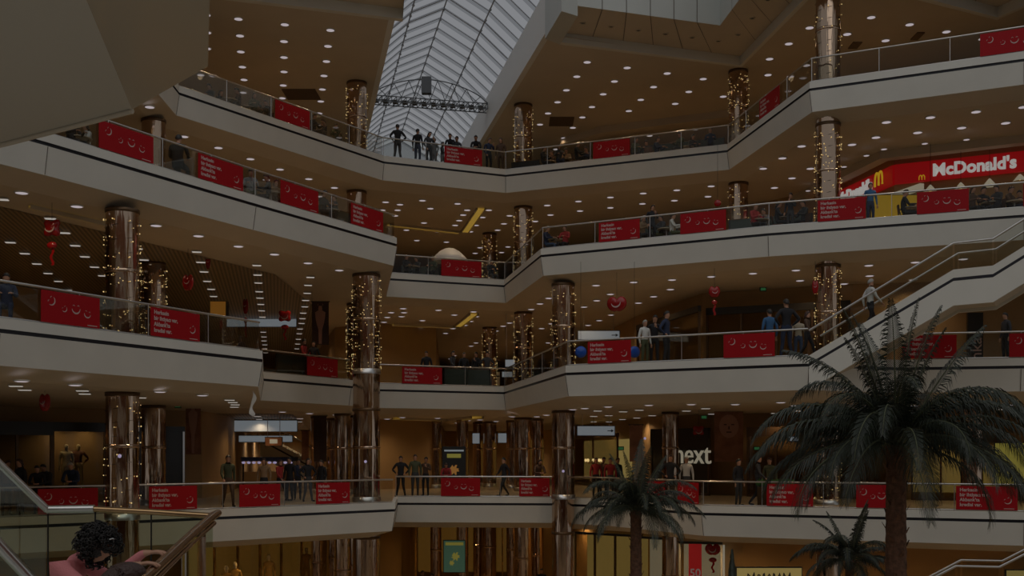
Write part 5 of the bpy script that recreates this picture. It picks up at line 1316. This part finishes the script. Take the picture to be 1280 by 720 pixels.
m = MB(); m.tube([p+Vector((.012, 0, -.055)) for p in hr[1:]], .018, 8); m.obj('lower_trim', 'brass', ds)
m = MB()
for dy in (-.006, .006): m.face([NQ(257, 658, 8.6)+Vector((0, dy, 0)), NQ(228, 686, 7.8)+Vector((0, dy, 0)), NQ(228, 900, 7.8)+Vector((0, dy, 0)), NQ(257, 900, 8.6)+Vector((0, dy, 0))])
m.obj('red_reflection_pane', 'reflectionglass', ds)  # reddish reflection below the handrail, given as a tinted pane
m = MB(); m.tube([NQ(230, 690, 7.9), NQ(230, 900, 7.9)], .018, 8); m.obj('post', 'steel', ds)
# escalator steps carrying the two visitors
es = empty('escalator', (at(120, 720, 7.4).x, 7.4, zf), 0, 'escalator treads under the two near visitors', 'escalator')
m = MB()
for k in range(8): m.box(-1.0, .9, -1.9+k*.42, -1.9+(k+1)*.42, -.9+k*.11-.2, -.9+k*.11)
m.obj('treads', 'steel', es)
def near_person(org, J, top, legs, hairkind, label, s=1.):
    pm = person_mesh('near_person', J, detail=2, female=True, fat=1.1)
    o = link('person', pm); o.location = org
    for i, mt in ((1, top), (2, legs)): pm.materials[i] = M[mt]
    hd, fw, up = Vector(pm['head']), Vector(pm['fw']), Vector(pm['up']); rt = fw.cross(up).normalized(); r = random.Random(6); m = MB()
    cen = hd+up*.07-fw*.02
    if hairkind == 'curly':
        n = 0
        while n < 620:
            v = Vector((r.gauss(0, 1), r.gauss(0, 1), r.gauss(0, 1))).normalized()
            f, u = v.dot(fw), v.dot(up)
            if f > .45 and u < .55: continue
            if u < -.75: continue
            n += 1; R_ = .108+r.uniform(-.012, .036); c = cen+v*R_; t = v.cross(Vector((r.random(), r.random(), r.random()))).normalized(); b2 = v.cross(t)
            q = r.uniform(.008, .015); m.tube([c+(t*math.cos(k*.9)+b2*math.sin(k*.9))*q+v*(.004*k) for k in range(9)], [.004, .005, .006, .006, .006, .005, .005, .004, .002], 4)
        m.ball(tuple(cen-fw*.01), (.100, .103, .104), 16, 10)
    else:
        rows = []
        for i in range(15):
            row = []
            for j in range(24):
                a = 2*PI*j/24; back = (1+math.cos(a))/2; b = (1.2+back*1.15)*i/14
                q = hd+up*.083-fw*.014+up*math.cos(b)*.118+(-fw*math.cos(a)*.114+rt*math.sin(a)*.096)*math.sin(b)*(1+.012*math.sin(a*11))
                if i > 8: q = q-up*(.03*(i-8)*back)
                row.append(q)
            rows.append(row)
        m.grid(rows, 0, True, True); m.face(rows[0][::-1])
        for k in range(40):
            a = r.uniform(-.9, .9); base = hd+up*.12-fw*.02+(-fw*math.cos(a)+rt*math.sin(a))*.10
            m.tube([base+Vector((r.uniform(-.01, .02), 0, -.02*j))+(-fw*.3+rt*math.sin(a))*.008*j for j in range(7)], [.007, .008, .008, .007, .006, .005, .003], 4)
    h = m.obj('hair', 'hair_d' if hairkind == 'curly' else 'hair_b', o)
    if hairkind == 'curly':
        g = MB()
        for k in range(2):
            c = cen+up*.08-fw*(.02)+rt*(.045 if k else -.0)+fw*.06*k; g.tube([c+rt*.03*math.cos(j)+up*(.02*math.sin(j)+.025) for j in range(5)], .006, 6)
        g.obj('hair_clip', 'steel', o)
    tag(o, label, 'person'); return o
W1 = Vector((-3.02, 7.6, .13)); h1 = Vector(at(206, 696, 7.3))-W1; h2t = Vector(at(160, 700, 7.9))-W1
near_person(W1, dict(pelvis=(-.14, 0, .90), chest=(-.02, 0, 1.10), neck=(.09, .0, 1.30), head=(.17, -.01, 1.345), face=(.80, -.25, -.45),
  sh_r=(.03, -.19, 1.24), sh_l=(.05, .17, 1.24), el_r=(.27, -.24, 1.08), wr_r=tuple(h1+Vector((-.15, .02, .02))), hd_r=(.085, -.01, .012), pn_r=(0, 0, 1), el_l=(.30, .28, 1.06), wr_l=(.52, .10, 1.12), hd_l=(.08, 0, .01), pn_l=(0, 0, 1),
  hip_r=(-.16, -.10, .84), hip_l=(-.16, .10, .84), kn_r=(-.20, -.11, .45), kn_l=(-.16, .11, .45), an_r=(-.25, -.11, .08), an_l=(-.22, .11, .08), toe_r=(-.06, -.12, .035), toe_l=(-.03, .12, .035)),
  'pinktop', 'cl_denim', 'curly', 'person with dark curly hair and a pink top leaning on the near brass handrail')
W2 = Vector((-2.44, 6.55, -.05)); h3 = Vector(at(186, 708, 6.85))-W2
near_person(W2, dict(pelvis=(-.16, -.10, .88), chest=(-.06, -.06, 1.10), neck=(.05, 0, 1.32), head=(.11, .04, 1.39), face=(.75, .45, -.45),
  sh_r=(.06, -.15, 1.24), sh_l=(-.06, .15, 1.24), el_r=(.22, -.05, 1.10), wr_r=(.34, .14, 1.22), hd_r=(.05, .06, .02), pn_r=(0, 0, 1), el_l=(.02, .28, 1.18), wr_l=tuple(h3+Vector((-.10, -.02, .01))), hd_l=(.085, .02, .01), pn_l=(0, 0, 1),
  hip_r=(-.10, -.19, .83), hip_l=(-.22, -.02, .83), kn_r=(-.04, -.16, .46), kn_l=(-.15, .02, .46), an_r=(-.12, -.20, .08), an_l=(-.22, -.02, .08), toe_r=(.03, -.12, .035), toe_l=(-.06, .06, .035)),
  'cl_black', 'cl_black', 'sleek', 'dark-haired person nearest the viewer, one hand on the brass handrail below the curly-haired one')
# ------------------------------------------------------------------ light
w = bpy.data.worlds.new('sky'); SC.world = w; w.use_nodes = True
bg = w.node_tree.nodes['Background']; bg.inputs[0].default_value = (.94, .965, 1, 1); bg.inputs[1].default_value = .235
def sun(name, rot, e, ang, col):
    l = bpy.data.lights.new(name, 'SUN'); l.energy = e; l.angle = ang; l.color = col
    o = bpy.data.objects.new(name, l); C.objects.link(o); o.rotation_euler = rot
sun('overcast_daylight', (math.radians(38), 0, math.radians(2)), .45, math.radians(70), (1, .98, .93))
# lamps of the downlights: one spot under every few lenses
rnd = random.Random(3); used = []
for p in LPOS:
    if any((p-q).length < 3.4 for q in used): continue
    used.append(p)
    l = bpy.data.lights.new('lamp', 'SPOT'); l.energy = 60; l.spot_size = math.radians(150); l.spot_blend = .8; l.color = (1, .70, .42); l.shadow_soft_size = .12
    o = bpy.data.objects.new('lamp', l); C.objects.link(o); o.location = p+Vector((0, 0, -.12))
for x, y in [(-14, 44), (-10, 47), (-7, 52), (-4, 56), (0, 56), (3, 55), (6, 48), (9, 46), (13, 44), (17, 42), (21, 41), (-3, 62), (-17, 41), (2, 62)]:  # unseen spots added under the first gallery to brighten the ground floor
    l = bpy.data.lights.new('lamp', 'SPOT'); l.energy = 110; l.spot_size = math.radians(155); l.spot_blend = .8; l.color = (1, .62, .26); l.shadow_soft_size = .12
    o = bpy.data.objects.new('lamp', l); C.objects.link(o); o.location = (x, y, ZL[1]-1.5)
for x, y, z, e, c in [(-15, 60, ZL[2]-1.5, 90, (1, .8, .6)), (-17, 72, ZL[2]-1.5, 90, (1, .8, .6)), (-2, 68, ZL[2]-1.5, 80, (1, .66, .36)), (-1, 80, ZL[2]-1.5, 90, (1, .66, .36)), (2, 62, ZL[2]-1.5, 60, (1, .7, .4)), (-6, 55.5, ZL[2]-1.5, 50, (1, .66, .36)),
  (-15, 62, ZL[3]-1.5, 90, (1, .7, .4)), (-18, 78, ZL[3]-1.5, 90, (1, .7, .4)), (-17.5, 80, ZL[2]-1.5, 260, (1, .8, .62)), (-15, 68, ZL[2]-1.5, 160, (1, .8, .62)), (-16.5, 84, ZL[2]-1.5, 160, (1, .8, .62)), (-1, 87, ZL[2]-1.5, 200, (1, .7, .4)), (-2, 76, ZL[3]-1.5, 80, (1, .66, .36)), (-17.0, 42.2, ZL[1]+3.0, 14, (1, .8, .5)), (-16.2, 43.0, ZL[1]+3.0, 16, (1, .8, .5)), (-20.5, 39.3, ZL[1]+3.0, 16, (1, .6, .3)), (-25, 35.3, ZL[1]+3.0, 12, (1, .6, .3))]:  # spots without fixtures, added to brighten the dark passages and shop windows
    l = bpy.data.lights.new('lamp', 'SPOT'); l.energy = e; l.spot_size = math.radians(150); l.spot_blend = .8; l.color = c; l.shadow_soft_size = .1
    o = bpy.data.objects.new('lamp', l); C.objects.link(o); o.location = (x, y, z)
print('spots', len(used), 'lamps', len(LPOS))
vs = SC.view_settings; vs.view_transform = 'Standard'; vs.look = 'None'; vs.exposure = 0; vs.gamma = 1; vs.use_curve_mapping = False
SC.cycles.max_bounces = 6; SC.cycles.diffuse_bounces = 3; SC.cycles.glossy_bounces = 4; SC.cycles.transparent_max_bounces = 24; SC.cycles.transmission_bounces = 4
SC.cycles.use_denoising = True; SC.cycles.sample_clamp_indirect = 1.0
SC.cycles.caustics_reflective = False; SC.cycles.caustics_refractive = False
